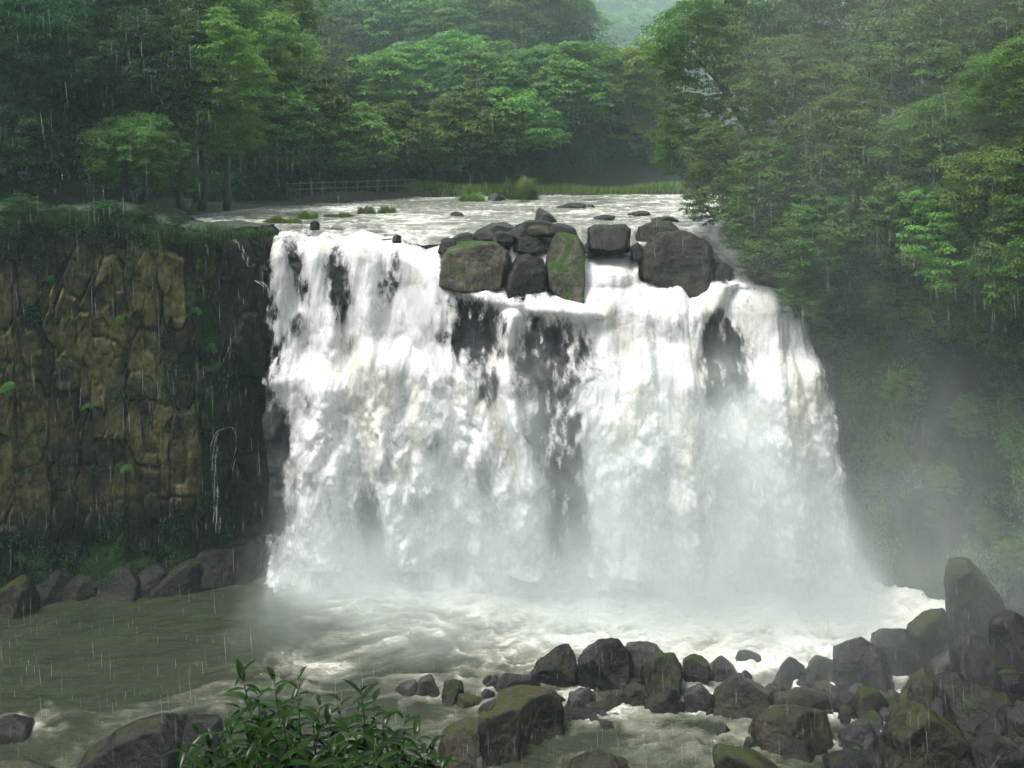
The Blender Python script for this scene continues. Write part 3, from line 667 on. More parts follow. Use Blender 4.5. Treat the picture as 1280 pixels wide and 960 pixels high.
for i, (b, lab, mt, Y) in enumerate([((566, 292, 592, 304), 'small flat wet stone on the lip above the left half of the tan block', 'rock_dark', 60.7),
        ((592, 286, 622, 299), 'flat stone resting above the middle of the tan block', 'rock_dark', 61.2), ((618, 290, 640, 302), 'dark round stone above the right corner of the tan block', 'rock_dark', 60.8),
        ((636, 284, 664, 296), 'low dark slab behind the wedged stone', 'rock_dark', 61.4), ((660, 282, 690, 294), 'flat brown slab behind the tall mossy block', 'rock_brown', 61.1),
        ((688, 280, 716, 291), 'rounded dark slab on top of the tall mossy block', 'rock_dark', 60.9), ((604, 279, 640, 288), 'long thin wet slab upstream of the tan block', 'rock_grey', 62.0),
        ((648, 276, 690, 285), 'long low slab below the pointed upstream stone', 'rock_dark', 62.2)]):
    crest(rbox(b[0] - 6, b[1] - 2, b[2] + 6, b[3] + 2, i), b[3], lab, mt, Y, .9, 4, .05)
def stone(b, label, mat='rock_dark', z=17.72, peak=None, outline=None):
    Y = depth_on(b[3], z); return boulder(outline or rbox(*b, 3, peak), b[3], label, mat, z, .9, 'boulder', G_RIV, 4, Y, .15)
stone((668, 259, 700, 277), 'pale pointed stone leaning in the river above the lip', 'rock_grey', outline=[(668, 277), (669, 262), (675, 259), (690, 268), (700, 277)])
stone((694, 253, 736, 261), 'low grey hump in the river behind the pointed stone', 'rock_grey')
stone((733, 255, 744, 260), 'tiny dark stone right of the low grey hump in the river', 'rock_dark')
stone((784, 263, 816, 270), 'flat dark stone in the river above the square dark block', 'rock_dark')
stone((740, 268, 772, 274), 'thin dark slab awash in the river left of the flat dark stone', 'rock_dark')
stone((386, 275, 400, 284), 'small black stone with foam round it beside the mossy islets', 'rock_dark')
stone((562, 264, 580, 269), 'small dark stone awash in the middle of the river', 'rock_dark')
stone((810, 270, 850, 277), 'low dark stone in the river under the overhanging leaves', 'rock_dark')
stone((607, 241, 632, 252), 'grey stone beside the bright grass clump upstream', 'rock_grey')
stone((490, 292, 502, 300), 'little dark stone on the lip left of the central chute', 'rock_dark', 17.6)

def grow(o, k=1.05):
    o = np.array(o, float); c = np.array([(o[:, 0].min() + o[:, 0].max()) / 2, o[:, 1].max()]); return c + (o - c) * k
def pool(o, base, label, mat='rock_dark', thick=.9, sub=5, zb=0.0, group=G_POOL, **k): return boulder(grow(o), base, label, mat, zb, thick, 'boulder', group, sub, **k)
pool([(660, 848), (672, 826), (699, 808), (708, 807), (721, 826), (724, 850), (700, 858)], 856, 'dark triangular boulder with a peaked top, left of the highest boulder', 'rock_dark', .9, 6)
pool([(720, 850), (724, 824), (750, 802), (772, 799), (788, 820), (790, 850), (755, 862)], 862, 'highest dark boulder of the middle heap, broad and flat on top', 'rock_dark', .9, 6)
pool([(780, 838), (782, 808), (800, 803), (818, 803), (830, 816), (834, 838)], 846, 'wet blue-grey boulder behind the right shoulder of the highest boulder', 'rock_grey', .8)
pool([(798, 860), (802, 832), (820, 816), (842, 818), (852, 836), (852, 862)], 864, 'mossy dark boulder right of the highest boulder', 'rock_moss')
pool([(850, 850), (854, 824), (868, 817), (884, 822), (888, 836), (882, 852)], 855, 'rounded smooth boulder at the right end of the middle heap', 'rock_dark')
pool([(620, 862), (622, 848), (632, 842), (666, 845), (676, 858), (668, 868), (636, 870)], 868, 'low rounded block left of the triangular boulder', 'rock_dark')
pool([(602, 856), (604, 846), (612, 843), (622, 850), (622, 858)], 858, 'small round black stone left of the low rounded block', 'rock_dark', sub=4)
pool([(549, 870), (556, 853), (567, 849), (579, 855), (582, 872), (566, 878)], 876, 'olive green boulder standing alone in pale water', 'rock_moss', sub=5)
pool([(565, 880), (574, 866), (586, 870), (606, 874), (604, 882)], 882, 'small dark wedge at the foot of the olive green boulder', 'rock_brown', sub=4)
pool([(514, 862), (524, 848), (542, 843), (549, 852), (550, 866), (530, 868)], 868, 'pale cracked boulder standing left of the olive boulder', 'rock_grey', sub=5)
pool([(484, 866), (500, 854), (520, 850), (532, 866), (508, 870)], 869, 'pale half split off the left of the cracked boulder', 'rock_grey', sub=5)
pool([(340, 858), (352, 850), (378, 848), (404, 854), (402, 861)], 860, 'long flat slab in the pool behind the tips of the leafy shrub', 'rock_grey', sub=4)
pool([(612, 900), (618, 876), (640, 868), (664, 858), (690, 862), (706, 880), (704, 904), (680, 916), (650, 926), (626, 920)], 922, 'large sloping brown boulder between the triangular boulder and the cube', 'rock_brown', .9, 6)
pool([(592, 935), (594, 906), (602, 892), (640, 888), (651, 900), (652, 946), (628, 953)], 952, 'brown cube shaped boulder with yellow lichen on its top edge', 'rock_brown', .9, 6, extra=0)
pool([(545, 950), (552, 914), (574, 902), (598, 900), (606, 950)], 955, 'brown grey boulder leaning on the left of the cube', 'rock_brown', .9, 6)
pool([(582, 968), (590, 948), (602, 945), (618, 966)], 968, 'small slate blue wedge in front of the cube boulder', 'rock_grey', sub=4)
pool([(705, 972), (716, 950), (736, 941), (764, 944), (788, 958), (794, 974)], 974, 'brown hump cut off by the bottom edge of the picture', 'rock_brown', .9, 5)
pool([(704, 884), (712, 866), (738, 860), (742, 884), (724, 890)], 890, 'pale faced stone below the triangular boulder', 'rock_grey', sub=5)
pool([(740, 880), (744, 866), (776, 862), (790, 872), (786, 886)], 886, 'low mossy stone below the highest boulder', 'rock_moss', sub=5)
pool([(778, 868), (784, 852), (806, 858), (818, 876), (800, 884), (784, 882)], 884, 'tilted reddish slab between the two mossy stones', 'rock_brown', sub=5)
pool([(800, 890), (806, 876), (830, 864), (852, 862), (854, 888), (826, 894)], 893, 'dark chunky boulder in front of the mossy dark boulder', 'rock_dark', sub=5)
pool([(690, 906), (702, 888), (745, 886), (790, 892), (800, 898), (760, 906)], 905, 'flat wet slab lying at the front of the middle heap', 'rock_dark', sub=5, thick=.5)
pool([(852, 884), (856, 862), (876, 854), (886, 866), (888, 884)], 888, 'grey stone between the middle heap and the faceted boulder', 'rock_grey', sub=5)
pool([(884, 888), (892, 868), (924, 846), (946, 842), (962, 860), (958, 876), (932, 892), (900, 894)], 894, 'large faceted brown boulder right of the middle heap', 'rock_brown', .9, 6)
pool([(958, 884), (968, 868), (996, 860), (1030, 868), (1042, 884), (1010, 894)], 896, 'brown boulder behind the broad dark slab', 'rock_brown', .8)
pool([(932, 926), (940, 898), (966, 884), (1012, 880), (1034, 892), (1036, 916), (1010, 930), (960, 934)], 934, 'broad dark slab with yellow lichen in front of the faceted boulder', 'rock_brown', .8, 6)
pool([(892, 920), (896, 908), (906, 905), (914, 914), (914, 922)], 922, 'small dark stone alone in the water below the faceted boulder', 'rock_dark', sub=4)
pool([(886, 972), (896, 944), (912, 934), (936, 938), (970, 958), (980, 974)], 972, 'dark mossy boulder at the bottom edge below the broad slab', 'rock_moss', .9, 5)
pool([(925, 936), (932, 922), (942, 921), (946, 934)], 938, 'small yellow green stone at the left foot of the broad slab', 'rock_moss', sub=4)
def bank(o, base, label, mat='rock_dark', zb=0.0, thick=.9, sub=5, **k): return boulder(grow(o), base, label, mat, zb, thick, 'boulder', G_BANK, sub, **k)
bank([(882, 848), (892, 826), (902, 819), (916, 832), (932, 848)], 852, 'pale triangular boulder veiled by spray behind the faceted boulder', 'rock_grey')
bank([(912, 828), (922, 818), (940, 815), (956, 822), (956, 830)], 830, 'flat dark stone awash in the foaming pool', 'rock_dark', sub=4)
bank([(962, 850), (976, 834), (988, 822), (1004, 832), (1016, 850)], 854, 'grey pyramid boulder at the pool edge', 'rock_dark')
bank([(1004, 848), (1008, 828), (1024, 821), (1042, 826), (1046, 848)], 852, 'rounded grey boulder between the pyramid and the big misty boulder', 'rock_dark')
bank([(1040, 850), (1043, 816), (1060, 804), (1078, 797), (1100, 812), (1114, 834), (1110, 856)], 858, 'big misty boulder with a peaked top on the pool edge', 'rock_dark', .2, .9, 6)
bank([(1092, 822), (1096, 798), (1110, 788), (1140, 790), (1152, 806), (1150, 828)], 830, 'misty boulder just right of the big misty boulder', 'rock_dark', .5)
bank([(1132, 812), (1136, 782), (1152, 770), (1186, 762), (1196, 790), (1188, 818)], 820, 'green grey slab sloping below the mossy pillar', 'rock_moss', .8)
bank([(1180, 800), (1181, 730), (1188, 712), (1208, 704), (1232, 706), (1244, 726), (1248, 800)], 806, 'tall mossy pillar boulder at the foot of the right cliff', 'rock_moss', 1.2, .8, 6)
bank([(1232, 830), (1236, 780), (1262, 764), (1300, 770), (1300, 836)], 840, 'dark boulder in shade right of the mossy pillar', 'rock_dark', 1.5)
bank([(1186, 840), (1190, 806), (1212, 790), (1240, 800), (1244, 840)], 846, 'dark hazy boulder in front of the mossy pillar', 'rock_dark', 1.0)
bank([(1160, 842), (1166, 828), (1196, 806), (1208, 810), (1190, 838), (1172, 846)], 850, 'pale tilted slab wet with run off', 'rock_grey', .6)
bank([(1134, 868), (1138, 848), (1156, 836), (1168, 850), (1164, 872)], 874, 'brown stone under the pale tilted slab', 'rock_brown', .4)
bank([(1164, 880), (1170, 856), (1194, 842), (1222, 850), (1232, 878)], 884, 'rounded hazy boulder behind the big dark pyramid', 'rock_dark', .6)
bank([(1182, 906), (1188, 874), (1222, 858), (1256, 868), (1268, 902)], 908, 'wide hazy boulder right of the big dark pyramid', 'rock_dark', .6, .9, 6)
bank([(1254, 930), (1258, 896), (1276, 880), (1310, 890), (1310, 936)], 936, 'grey boulder cut off by the right edge of the picture', 'rock_dark', .6)
bank([(1086, 948), (1110, 906), (1142, 877), (1152, 880), (1198, 912), (1208, 952), (1150, 962)], 960, 'big dark pyramid boulder with yellow moss along its ridge', 'rock_brown', .1, .85, 6, extra=1)
bank([(1048, 938), (1052, 918), (1072, 903), (1092, 908), (1104, 930), (1080, 942)], 942, 'pale faced boulder left of the big dark pyramid', 'rock_grey', 0)
bank([(1028, 974), (1034, 946), (1060, 938), (1098, 942), (1112, 972)], 972, 'dark boulder at the bottom edge below the pale faced boulder', 'rock_dark', 0)
bank([(1062, 908), (1074, 894), (1094, 889), (1110, 902), (1106, 912)], 912, 'low dark stone in the stream above the pale faced boulder', 'rock_dark', 0)
bank([(1096, 890), (1102, 876), (1118, 870), (1134, 884), (1130, 894)], 894, 'small misty stone where the stream runs white', 'rock_moss', .1)
bank([(1012, 866), (1020, 856), (1046, 852), (1054, 866), (1044, 874)], 872, 'flat stone below the rounded grey boulder', 'rock_brown', 0, .9, 4)
bank([(1044, 900), (1050, 884), (1064, 880), (1072, 896), (1064, 906)], 906, 'small green stone right of the broad dark slab', 'rock_moss', 0, .9, 4)
bank([(1204, 966), (1212, 930), (1240, 918), (1272, 934), (1278, 966)], 966, 'dim boulder at the bottom right below the wide hazy boulder', 'rock_dark', .4)
bank([(1246, 870), (1252, 848), (1272, 838), (1300, 846), (1300, 876)], 880, 'dim boulder above the one cut off by the right edge', 'rock_dark', 1.0)
pool([(92, 962), (112, 936), (150, 914), (190, 897), (214, 891), (232, 900), (246, 975), (150, 980)], 975, 'long dark boulder sloping up to a pale rounded end, left of the shrub', 'rock_dark', .7, 6)
pool([(200, 912), (204, 896), (216, 891), (228, 896), (228, 914)], 930, 'pale round stone on the high end of the long dark boulder', 'rock_grey', .8, 4, Y=42.2)
pool([(226, 975), (232, 905), (250, 896), (276, 900), (296, 975)], 975, 'dark boulder half hidden by the left side of the shrub', 'rock_dark', .9, 5)
pool([(-12, 925), (-8, 902), (14, 897), (36, 904), (42, 920), (20, 928)], 926, 'dark wet boulder ringed by foam at the left edge', 'rock_dark', .9, 5)
pool([(-20, 985), (-10, 955), (30, 952), (66, 962), (90, 985)], 985, 'pale flat rock just showing in the bottom left corner', 'rock_grey', .6, 4)
for i, (b, lab, mt) in enumerate([((46, 694, 84, 730), 'dark angular boulder under the mossy foot of the left cliff', 'rock_dark'), ((84, 702, 112, 728), 'mossy stone right of the angular boulder under the left cliff', 'rock_moss'),
        ((106, 690, 136, 722), 'black stone in the shaded hollow of the left cliff', 'rock_dark'), ((132, 682, 172, 722), 'flat sided boulder under the middle of the left cliff', 'rock_grey'),
        ((168, 688, 212, 722), 'low black boulder beside the flat sided one under the cliff', 'rock_dark'), ((206, 684, 250, 720), 'rounded black boulder next to the wet ledge', 'rock_dark'),
        ((-6, 704, 40, 748), 'mossy boulder in the corner below the left cliff', 'rock_moss')]):
    boulder(rbox(b[0] - 10, b[1] + 14, b[2] + 14, b[3] + 20, i + 40), b[3] + 20, lab, 'rock_dark' if mt == 'rock_grey' else mt, 0, .8, 'boulder', G_CLIFF, 5, depth_on(b[3] + 20, 0), .2)
boulder([(244, 718), (248, 680), (256, 673), (318, 674), (326, 684), (324, 720)], 719, 'flat topped dark ledge with water sheeting off its right end', 'rock_dark', 0, 1.0, 'boulder', G_CLIFF, 5, 57.2, .2, extra=0)
def fillers(n, region, zfn, lab, group, mats, seed, size=(12, 30)):
    g = random.Random(seed); k = 0
    while k < n:
        px, py = g.uniform(*region[0]), g.uniform(*region[1])
        if not region[2](px, py): continue
        w = g.uniform(*size) * (.6 + .4 * (py - 780) / 180); h = w * g.uniform(.5, .9); zb = 0.0
        for _ in range(4):
            Y = depth_on(py, zb); X = (px - CX) / F * Y; zb = max(0, zfn(X, Y))
        boulder(rbox(px - w / 2, py - h, px + w / 2, py, int(px)), py, lab, g.choice(mats), zb, .9, 'boulder', group, 4, sink=.3, rough=.035, extra=2); k += 1
fillers(62, ((610, 1050), (850, 905), lambda x, y: abs(y - (868 + .02 * (x - 640))) < 26), lambda X, Y: 0, 'small wet stone wedged among the boulders of the middle heap', 'small stones of the middle heap', ['rock_dark', 'rock_dark', 'rock_brown', 'rock_grey'], 5, (16, 40))
fillers(78, ((1050, 1300), (800, 965), lambda x, y: y > 870 - .25 * (x - 1050)), lambda X, Y: float(low_bank(np.array([X]), np.array([Y]))[0]) , 'small hazy stone between the boulders of the right bank', 'small stones of the right bank', ['rock_dark', 'rock_dark', 'rock_moss', 'rock_grey'], 6, (18, 60))
build_pool()

#@@PLANTS
# ---- far hillside: one tree for each landmark and tier
BEAR = [(335, 'left end of the fence'), (388, 'left part of the fence'), (440, 'middle of the fence'), (498, 'right end of the fence'), (552, 'gap right of the fence'),
        (600, 'the low grass mound'), (650, 'the bright grass clump'), (702, 'the pointed river stone'), (755, 'the square dark block')]
TIER = [('far river bank', 'far'), ('second hillside row', 'far'), ('third hillside row', 'far'), ('fourth hillside row', 'far'), ('hazy top hillside row', 'tall')]
TONE = {'leaf_far': 'mid green', 'leaf_yellow': 'yellow green', 'leaf_olive': 'olive green', 'leaf_near': 'deep green'}
random.seed(11)
for ti, (tn, kd) in enumerate(TIER):
    for bi, (bx, lm) in enumerate(BEAR):
        if (ti >= 2 and bi >= 8) or (ti >= 4 and bi >= 7): continue
        Y = [0, 112, 119, 126, 134][ti] + random.uniform(-1.5, 1.5)
        if ti == 0: Y = interp(bx, [(335, 89), (440, 96), (552, 106), (650, 108), (755, 110)]) + random.uniform(-1, 2)
        px = bx + random.uniform(-12, 12) + (26 if ti % 2 else 0) - (24 if bi == 7 and ti > 1 else 0)
        x = (px - CX) / F * Y; g = gz(x, Y); R = random.uniform(4.2, 5.4) * (1.0 if ti else .9); H = random.uniform(6.0, 8.0) - (1.6 if ti == 0 else 0)
        mt = random.choice(['leaf_far', 'leaf_far', 'leaf_far', 'leaf_near', 'leaf_near', 'leaf_olive'])
        if (bi, ti) in ((8, 1), (7, 4), (8, 0)): mt = 'leaf_yellow'
        shape = random.choice(['round crowned', 'spreading', 'billowing', 'dense'])
        tree('broadleaf_tree', (x, Y, g - .3), (x, Y - random.uniform(0, 1), g + H), R, kd, random.randrange(5), mt, f'{shape} {TONE[mt]} tree, {tn}, above {lm}', 'tree', 'misty broadleaf trees on the far hillside', .2, random.uniform(.85, 1.05))
for (px, py, Y, R, mt, lab) in [(812, 165, 112, 3.6, 'leaf_yellow', 'small yellow green tree at the right foot of the far hillside, before the valley gap'), (835, 190, 122, 4.2, 'leaf_far', 'pale low tree closing the valley behind the small yellow green tree'),
                                (788, 122, 125, 3.5, 'leaf_yellow', 'tall yellow green tree standing against the hazy valley gap'), (862, 190, 132, 5.0, 'leaf_far', 'faint tree in the valley just beside the right hand crowns'), (786, 62, 178, 8.0, 'leaf_far', 'large faint tree deep in the valley, left one of a hazy pair'), (832, 78, 168, 6.5, 'leaf_far', 'large faint tree deep in the valley, right one of a hazy pair'), (758, 12, 200, 8.5, 'leaf_far', 'hazy tree high in the valley gap at the top edge'), (812, 10, 205, 8.5, 'leaf_far', 'hazy tree at the top edge against the right wood'), (838, 150, 150, 5.0, 'leaf_far', 'pale blue green tree deep in the valley gap')]:
    c = at(px, py, Y); tree('broadleaf_tree', (c[0], Y, gz(c[0], Y) - .3), c, R, 'far', random.randrange(5), mt, lab, 'tree', None, .2)

# ---- the far wood beyond, as one mass
def far_forest():
    g = np.random.default_rng(5); P, Nn, T = [], [], []
    xs = g.uniform(-60, 150, 1300); ys = g.uniform(165, 500, 1300)
    for x, y in zip(xs, ys):
        if abs(x / y * F + CX - 790) > 260: continue
        z = gz(x, y); R = g.uniform(5, 8.5); n = 520
        d = runit(g, n); d[:, 2] = np.abs(d[:, 2]) * 1.1 - .15; lump = 1 + .22 * np.sin(d[:, 0] * 7 + x) * np.sin(d[:, 1] * 6 + y)
        p = np.array([x, y, z + 5.0]) + d * R * lump[:, None] * g.uniform(.75, 1.05, (n, 1))
        P.append(p); Nn.append(d * .5 + np.array([0, 0, .6]) + .5 * runit(g, n)); T.append(d + runit(g, n) * .6)
    P, Nn, T = map(np.concatenate, (P, Nn, T)); v, f = leaves_mesh(P, Nn, T, g.uniform(.9, 1.7, len(P)), g.uniform(.6, 1.0, len(P)))
    o = struct('woods', mesh_np('woods', v, f, M['leaf_far'], False), 'stuff'); o['label'] = 'blue green wood fading into haze on the far valley side'; o['category'] = 'wood'
far_forest()

def understorey():
    g = np.random.default_rng(8); P, Nn, T = [], [], []
    line, _ = along(np.array([(-44, 62), (-38, 68), (-32, 74), (-25, 80), (-19, 91), (-13, 99), (-8, 104), (0, 108), (10, 109.5), (17, 109.5), (24, 112)], float), 60)
    for (x, y) in line:
        for k in range(7):
            cx, cy = x + g.normal(0, 1.6), y + abs(g.normal(0, 3.2)) + .8; R = g.uniform(.8, 2.0); n = 420; d = runit(g, n); d[:, 2] = np.abs(d[:, 2])
            p = np.array([cx, cy, gz(cx, cy)]) + d * R * np.array([1.2, 1.2, g.uniform(.8, 1.7)]) * g.uniform(.5, 1.05, (n, 1)); P.append(p); Nn.append(d * .4 + np.array([0, 0, .7]) + .5 * runit(g, n)); T.append(d + .7 * runit(g, n) - np.array([0, 0, .4]))
    line, _ = along(np.array([(-75, 84), (-50, 84), (-36, 88), (-26, 97), (-17, 105), (-8, 111), (6, 114), (18, 116)], float), 70)
    for (x, y) in line:
        for k in range(4):
            cx, cy = x + g.normal(0, 1.8), y + abs(g.normal(0, 2.5)); R = g.uniform(1.8, 3.4); n = 700; d = runit(g, n)
            p = np.array([cx, cy, gz(cx, cy) + R * .9 + g.uniform(0, 2)]) + d * R * np.array([1.1, 1.1, 1.4]) * g.uniform(.6, 1.05, (n, 1)); P.append(p); Nn.append(d * .4 + np.array([0, 0, .7]) + .5 * runit(g, n)); T.append(d + .7 * runit(g, n) - np.array([0, 0, .4]))
    P, Nn, T = map(np.concatenate, (P, Nn, T)); L = g.uniform(.22, .42, len(P)); v, f = leaves_mesh(P, Nn, T, L, L * .5)
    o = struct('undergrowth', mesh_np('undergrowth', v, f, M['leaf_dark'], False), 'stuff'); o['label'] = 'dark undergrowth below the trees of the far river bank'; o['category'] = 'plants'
understorey()
# ---- left: dark trees over the cliff
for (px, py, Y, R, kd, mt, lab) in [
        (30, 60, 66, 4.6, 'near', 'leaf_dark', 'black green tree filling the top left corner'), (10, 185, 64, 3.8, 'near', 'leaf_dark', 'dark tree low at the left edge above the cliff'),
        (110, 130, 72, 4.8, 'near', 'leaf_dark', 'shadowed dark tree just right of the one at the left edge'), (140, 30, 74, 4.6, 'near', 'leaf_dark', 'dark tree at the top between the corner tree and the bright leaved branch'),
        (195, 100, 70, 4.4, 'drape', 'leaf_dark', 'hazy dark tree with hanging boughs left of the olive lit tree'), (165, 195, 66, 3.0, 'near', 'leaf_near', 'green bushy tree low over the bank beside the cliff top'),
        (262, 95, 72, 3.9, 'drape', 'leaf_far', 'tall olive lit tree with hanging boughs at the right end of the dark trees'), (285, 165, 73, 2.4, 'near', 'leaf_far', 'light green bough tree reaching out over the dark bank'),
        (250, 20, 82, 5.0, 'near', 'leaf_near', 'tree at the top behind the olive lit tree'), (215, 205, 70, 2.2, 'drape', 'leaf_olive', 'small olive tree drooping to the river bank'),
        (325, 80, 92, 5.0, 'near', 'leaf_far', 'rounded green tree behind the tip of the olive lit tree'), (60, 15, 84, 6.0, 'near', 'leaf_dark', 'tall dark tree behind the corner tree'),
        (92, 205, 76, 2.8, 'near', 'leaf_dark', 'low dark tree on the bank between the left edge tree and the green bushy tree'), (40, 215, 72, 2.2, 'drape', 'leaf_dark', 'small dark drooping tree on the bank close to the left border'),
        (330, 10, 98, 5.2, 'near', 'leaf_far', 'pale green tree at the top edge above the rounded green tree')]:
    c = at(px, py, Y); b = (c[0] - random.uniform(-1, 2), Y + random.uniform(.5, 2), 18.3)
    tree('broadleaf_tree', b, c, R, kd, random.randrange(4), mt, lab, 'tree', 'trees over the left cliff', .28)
# ---- right: crowns that hang over the river and the cliff
for (px, py, Y, R, kd, mt, lab) in [
        (878, 60, 66, 3.6, 'near', 'leaf_near', 'round crowned tree at the inner edge of the right wood, top'), (868, 165, 65, 2.7, 'drape', 'leaf_near', 'tree leaning over the river at the inner edge of the right wood'),
        (950, 20, 68, 4.6, 'near', 'leaf_near', 'deep green tree at the top edge right of the round crowned tree'), (985, 115, 62, 3.6, 'near', 'leaf_olive', 'large olive brown crown in the middle of the right wood'),
        (905, 225, 62, 2.9, 'drape', 'leaf_olive', 'olive tree drooping low over the river lip'), (1065, 55, 66, 4.6, 'near', 'leaf_near', 'dark tree behind the olive brown crown'),
        (1060, 190, 58, 3.4, 'near', 'leaf_olive', 'grey olive crown below the dark tree'), (965, 235, 60, 3.0, 'drape', 'leaf_near', 'drooping green tree between the two olive crowns'),
        (1140, 100, 60, 4.0, 'near', 'leaf_near', 'deep green crown right of the dark tree'), (1200, 40, 62, 4.6, 'near', 'leaf_near', 'tall tree at the top edge toward the right corner'),
        (1185, 190, 54, 3.4, 'near', 'leaf_near', 'silver green tree below the tall right tree'), (1268, 110, 50, 2.4, 'near', 'leaf_fern', 'bright yellow green bough at the right edge'),
        (1290, 30, 56, 4.0, 'near', 'leaf_near', 'green tree in the top right corner'), (1120, 270, 55, 3.4, 'drape', 'leaf_near', 'shadowed tree hanging over the cliff top'),
        (938, 282, 59.6, 1.9, 'drape', 'leaf_near', 'small drooping tree that touches the water at the right lip of the falls'), (1030, 300, 57, 2.8, 'drape', 'leaf_near', 'dark drooping tree right beside the top of the falls'), (1265, 235, 50, 3.0, 'near', 'leaf_far', 'layered green tree at the right edge, half way down'),
        (1195, 300, 52, 3.0, 'drape', 'leaf_far', 'light green tree hanging down the cliff under the silver green tree'), (1290, 330, 48, 2.8, 'drape', 'leaf_near', 'green tree at the right edge below the layered one')]:
    c = at(px, py, Y); bx = max(c[0] + 2.0, interp(Y, [(46, 28), (52, 25), (58, 19), (62, 17.5), (70, 18)])); by = Y + 1.5
    tree('broadleaf_tree', (bx, by, gz(bx, by) - .3 if by > 60 else 18.2), c, R, kd, random.randrange(4), mt, lab, 'tree', 'trees of the right wood', .26)
G_SH = 'bushes growing on the right cliff'
for i, (px, py, R, mt, lab) in enumerate([(975, 322, 2.1, 'leaf_near', 'dark bush hanging beside the right lip of the falls'), (1012, 372, 1.7, 'leaf_near', 'dark bush just right of the falls below the lip'), (1062, 385, 1.8, 'leaf_dark', 'shadowed bush on the cliff right of the falls'),
        (1120, 372, 1.9, 'leaf_near', 'green bush on the upper cliff below the shadowed tree'), (1175, 385, 1.7, 'leaf_far', 'bright bush hanging in the middle of the right cliff'), (1240, 400, 1.8, 'leaf_near', 'bush on the cliff near the right edge'),
        (1090, 450, 1.2, 'leaf_near', 'small bush part way down the right cliff'), (1190, 455, 1.3, 'leaf_dark', 'dark bush part way down the cliff near the right edge'), (1275, 690, 1.1, 'leaf_far', 'bright green bush low at the right edge'),
        (1150, 640, .9, 'leaf_dark', 'dark low bush at the cliff foot above the mossy pillar'), (1250, 590, 1.3, 'leaf_dark', 'dim bush on the shaded cliff at the right edge'), (1270, 480, 1.4, 'leaf_dark', 'dim bush at the right edge below the light green trees'), (1048, 430, 1.3, 'leaf_near', 'green bush beside the right edge of the falls, upper of two'), (1070, 520, 1.0, 'leaf_near', 'green bush beside the right edge of the falls, lower of two'), (1130, 480, 1.3, 'leaf_far', 'light green bush in the middle height of the right cliff'),
        (1115, 570, .9, 'leaf_near', 'small green bush low on the right cliff'), (1220, 520, 1.2, 'leaf_near', 'green bush hanging over the shaded hollow of the right cliff'), (1180, 600, .9, 'leaf_near', 'low green bush above the mossy pillar boulder'), (1245, 655, .9, 'leaf_near', 'green bush behind the mossy pillar boulder')]):
    loc, nor = hit(px, py, 1); loc = np.array(loc) if loc else at(px, py, 50)
    if i < 3: loc = at(px, py, 58.6 - .5 * i)
    tree('bush', loc + np.array([.3, .5, -.3]), loc + np.array([-.2, -.4, .1]), R, 'bush', i % 3, mt, lab, 'bush', G_SH, .06, 1.1, 4)
def cliff_cover(which, n, leaf, mat, fn, name, label, seed):
    g = np.random.default_rng(seed); V = (CLIFF_L if which == 0 else CLIFF_R); v, px, py = V
    w = fn(px, py, v); w = w / w.sum(); c = g.choice(len(v), n, p=w); per = 16
    p = np.repeat(v[c], per, 0) + g.normal(0, .16, (n * per, 3)) + np.array([-.02 if which == 0 else -.06, -.10, .0])
    nn = np.array([-.2 if which else .2, -.6, .6]) + .5 * runit(g, len(p)); tp = np.array([0, -.3, -.7]) + .7 * runit(g, len(p))
    L = leaf * g.uniform(.6, 1.3, len(p)); a, f = leaves_mesh(p, nn, tp, L, L * .5)
    o = struct(name, mesh_np(name, a, f, M[mat], False), 'stuff'); o['label'] = label; o['category'] = 'plants'
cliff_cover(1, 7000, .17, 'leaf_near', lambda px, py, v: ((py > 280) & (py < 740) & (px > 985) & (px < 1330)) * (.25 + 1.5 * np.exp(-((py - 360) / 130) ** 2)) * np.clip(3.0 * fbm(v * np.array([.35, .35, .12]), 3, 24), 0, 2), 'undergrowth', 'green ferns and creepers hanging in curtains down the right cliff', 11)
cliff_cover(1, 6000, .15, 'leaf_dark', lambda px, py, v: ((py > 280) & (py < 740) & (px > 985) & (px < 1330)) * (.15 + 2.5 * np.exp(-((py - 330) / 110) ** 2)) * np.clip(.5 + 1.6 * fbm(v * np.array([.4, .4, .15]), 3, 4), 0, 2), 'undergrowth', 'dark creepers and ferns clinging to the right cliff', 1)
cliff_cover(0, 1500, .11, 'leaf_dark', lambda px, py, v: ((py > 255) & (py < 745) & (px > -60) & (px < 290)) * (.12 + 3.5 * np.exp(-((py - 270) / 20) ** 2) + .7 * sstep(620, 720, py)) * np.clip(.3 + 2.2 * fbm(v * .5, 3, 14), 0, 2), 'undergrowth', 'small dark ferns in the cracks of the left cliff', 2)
for i, (px, py, R, lab) in enumerate([(28, 262, 1.1, 'dark bush on the cliff edge at the left border'), (78, 270, .8, 'low dark bush on the cliff edge beside the left border bush'), (128, 266, 1.0, 'dark bush on the middle of the left cliff edge'),
        (176, 270, .8, 'small dark bush on the cliff edge left of the river inlet'), (222, 278, .55, 'tiny dark bush on the cliff edge at the river inlet'), (52, 285, .7, 'dark bush hanging under the cliff edge near the left border'), (150, 286, .65, 'dark bush hanging under the middle of the left cliff edge'),
        (262, 286, .5, 'little green bush on the cliff edge above the ochre strip'), (312, 296, .45, 'little green bush on the cliff corner beside the waterfall')]):
    loc, nor = hit(px, max(py, 276)); c = np.array(loc) if loc else at(px, py, 56); c[2] = at(px, py, c[1])[2]
    tree('bush', c + np.array([0, .5, -.3]), c + np.array([0, .1, .1]), R, 'bush', i % 3, 'leaf_dark' if i < 7 else 'leaf_near', lab, 'bush', 'bushes along the left cliff edge', .04, .7, 3)
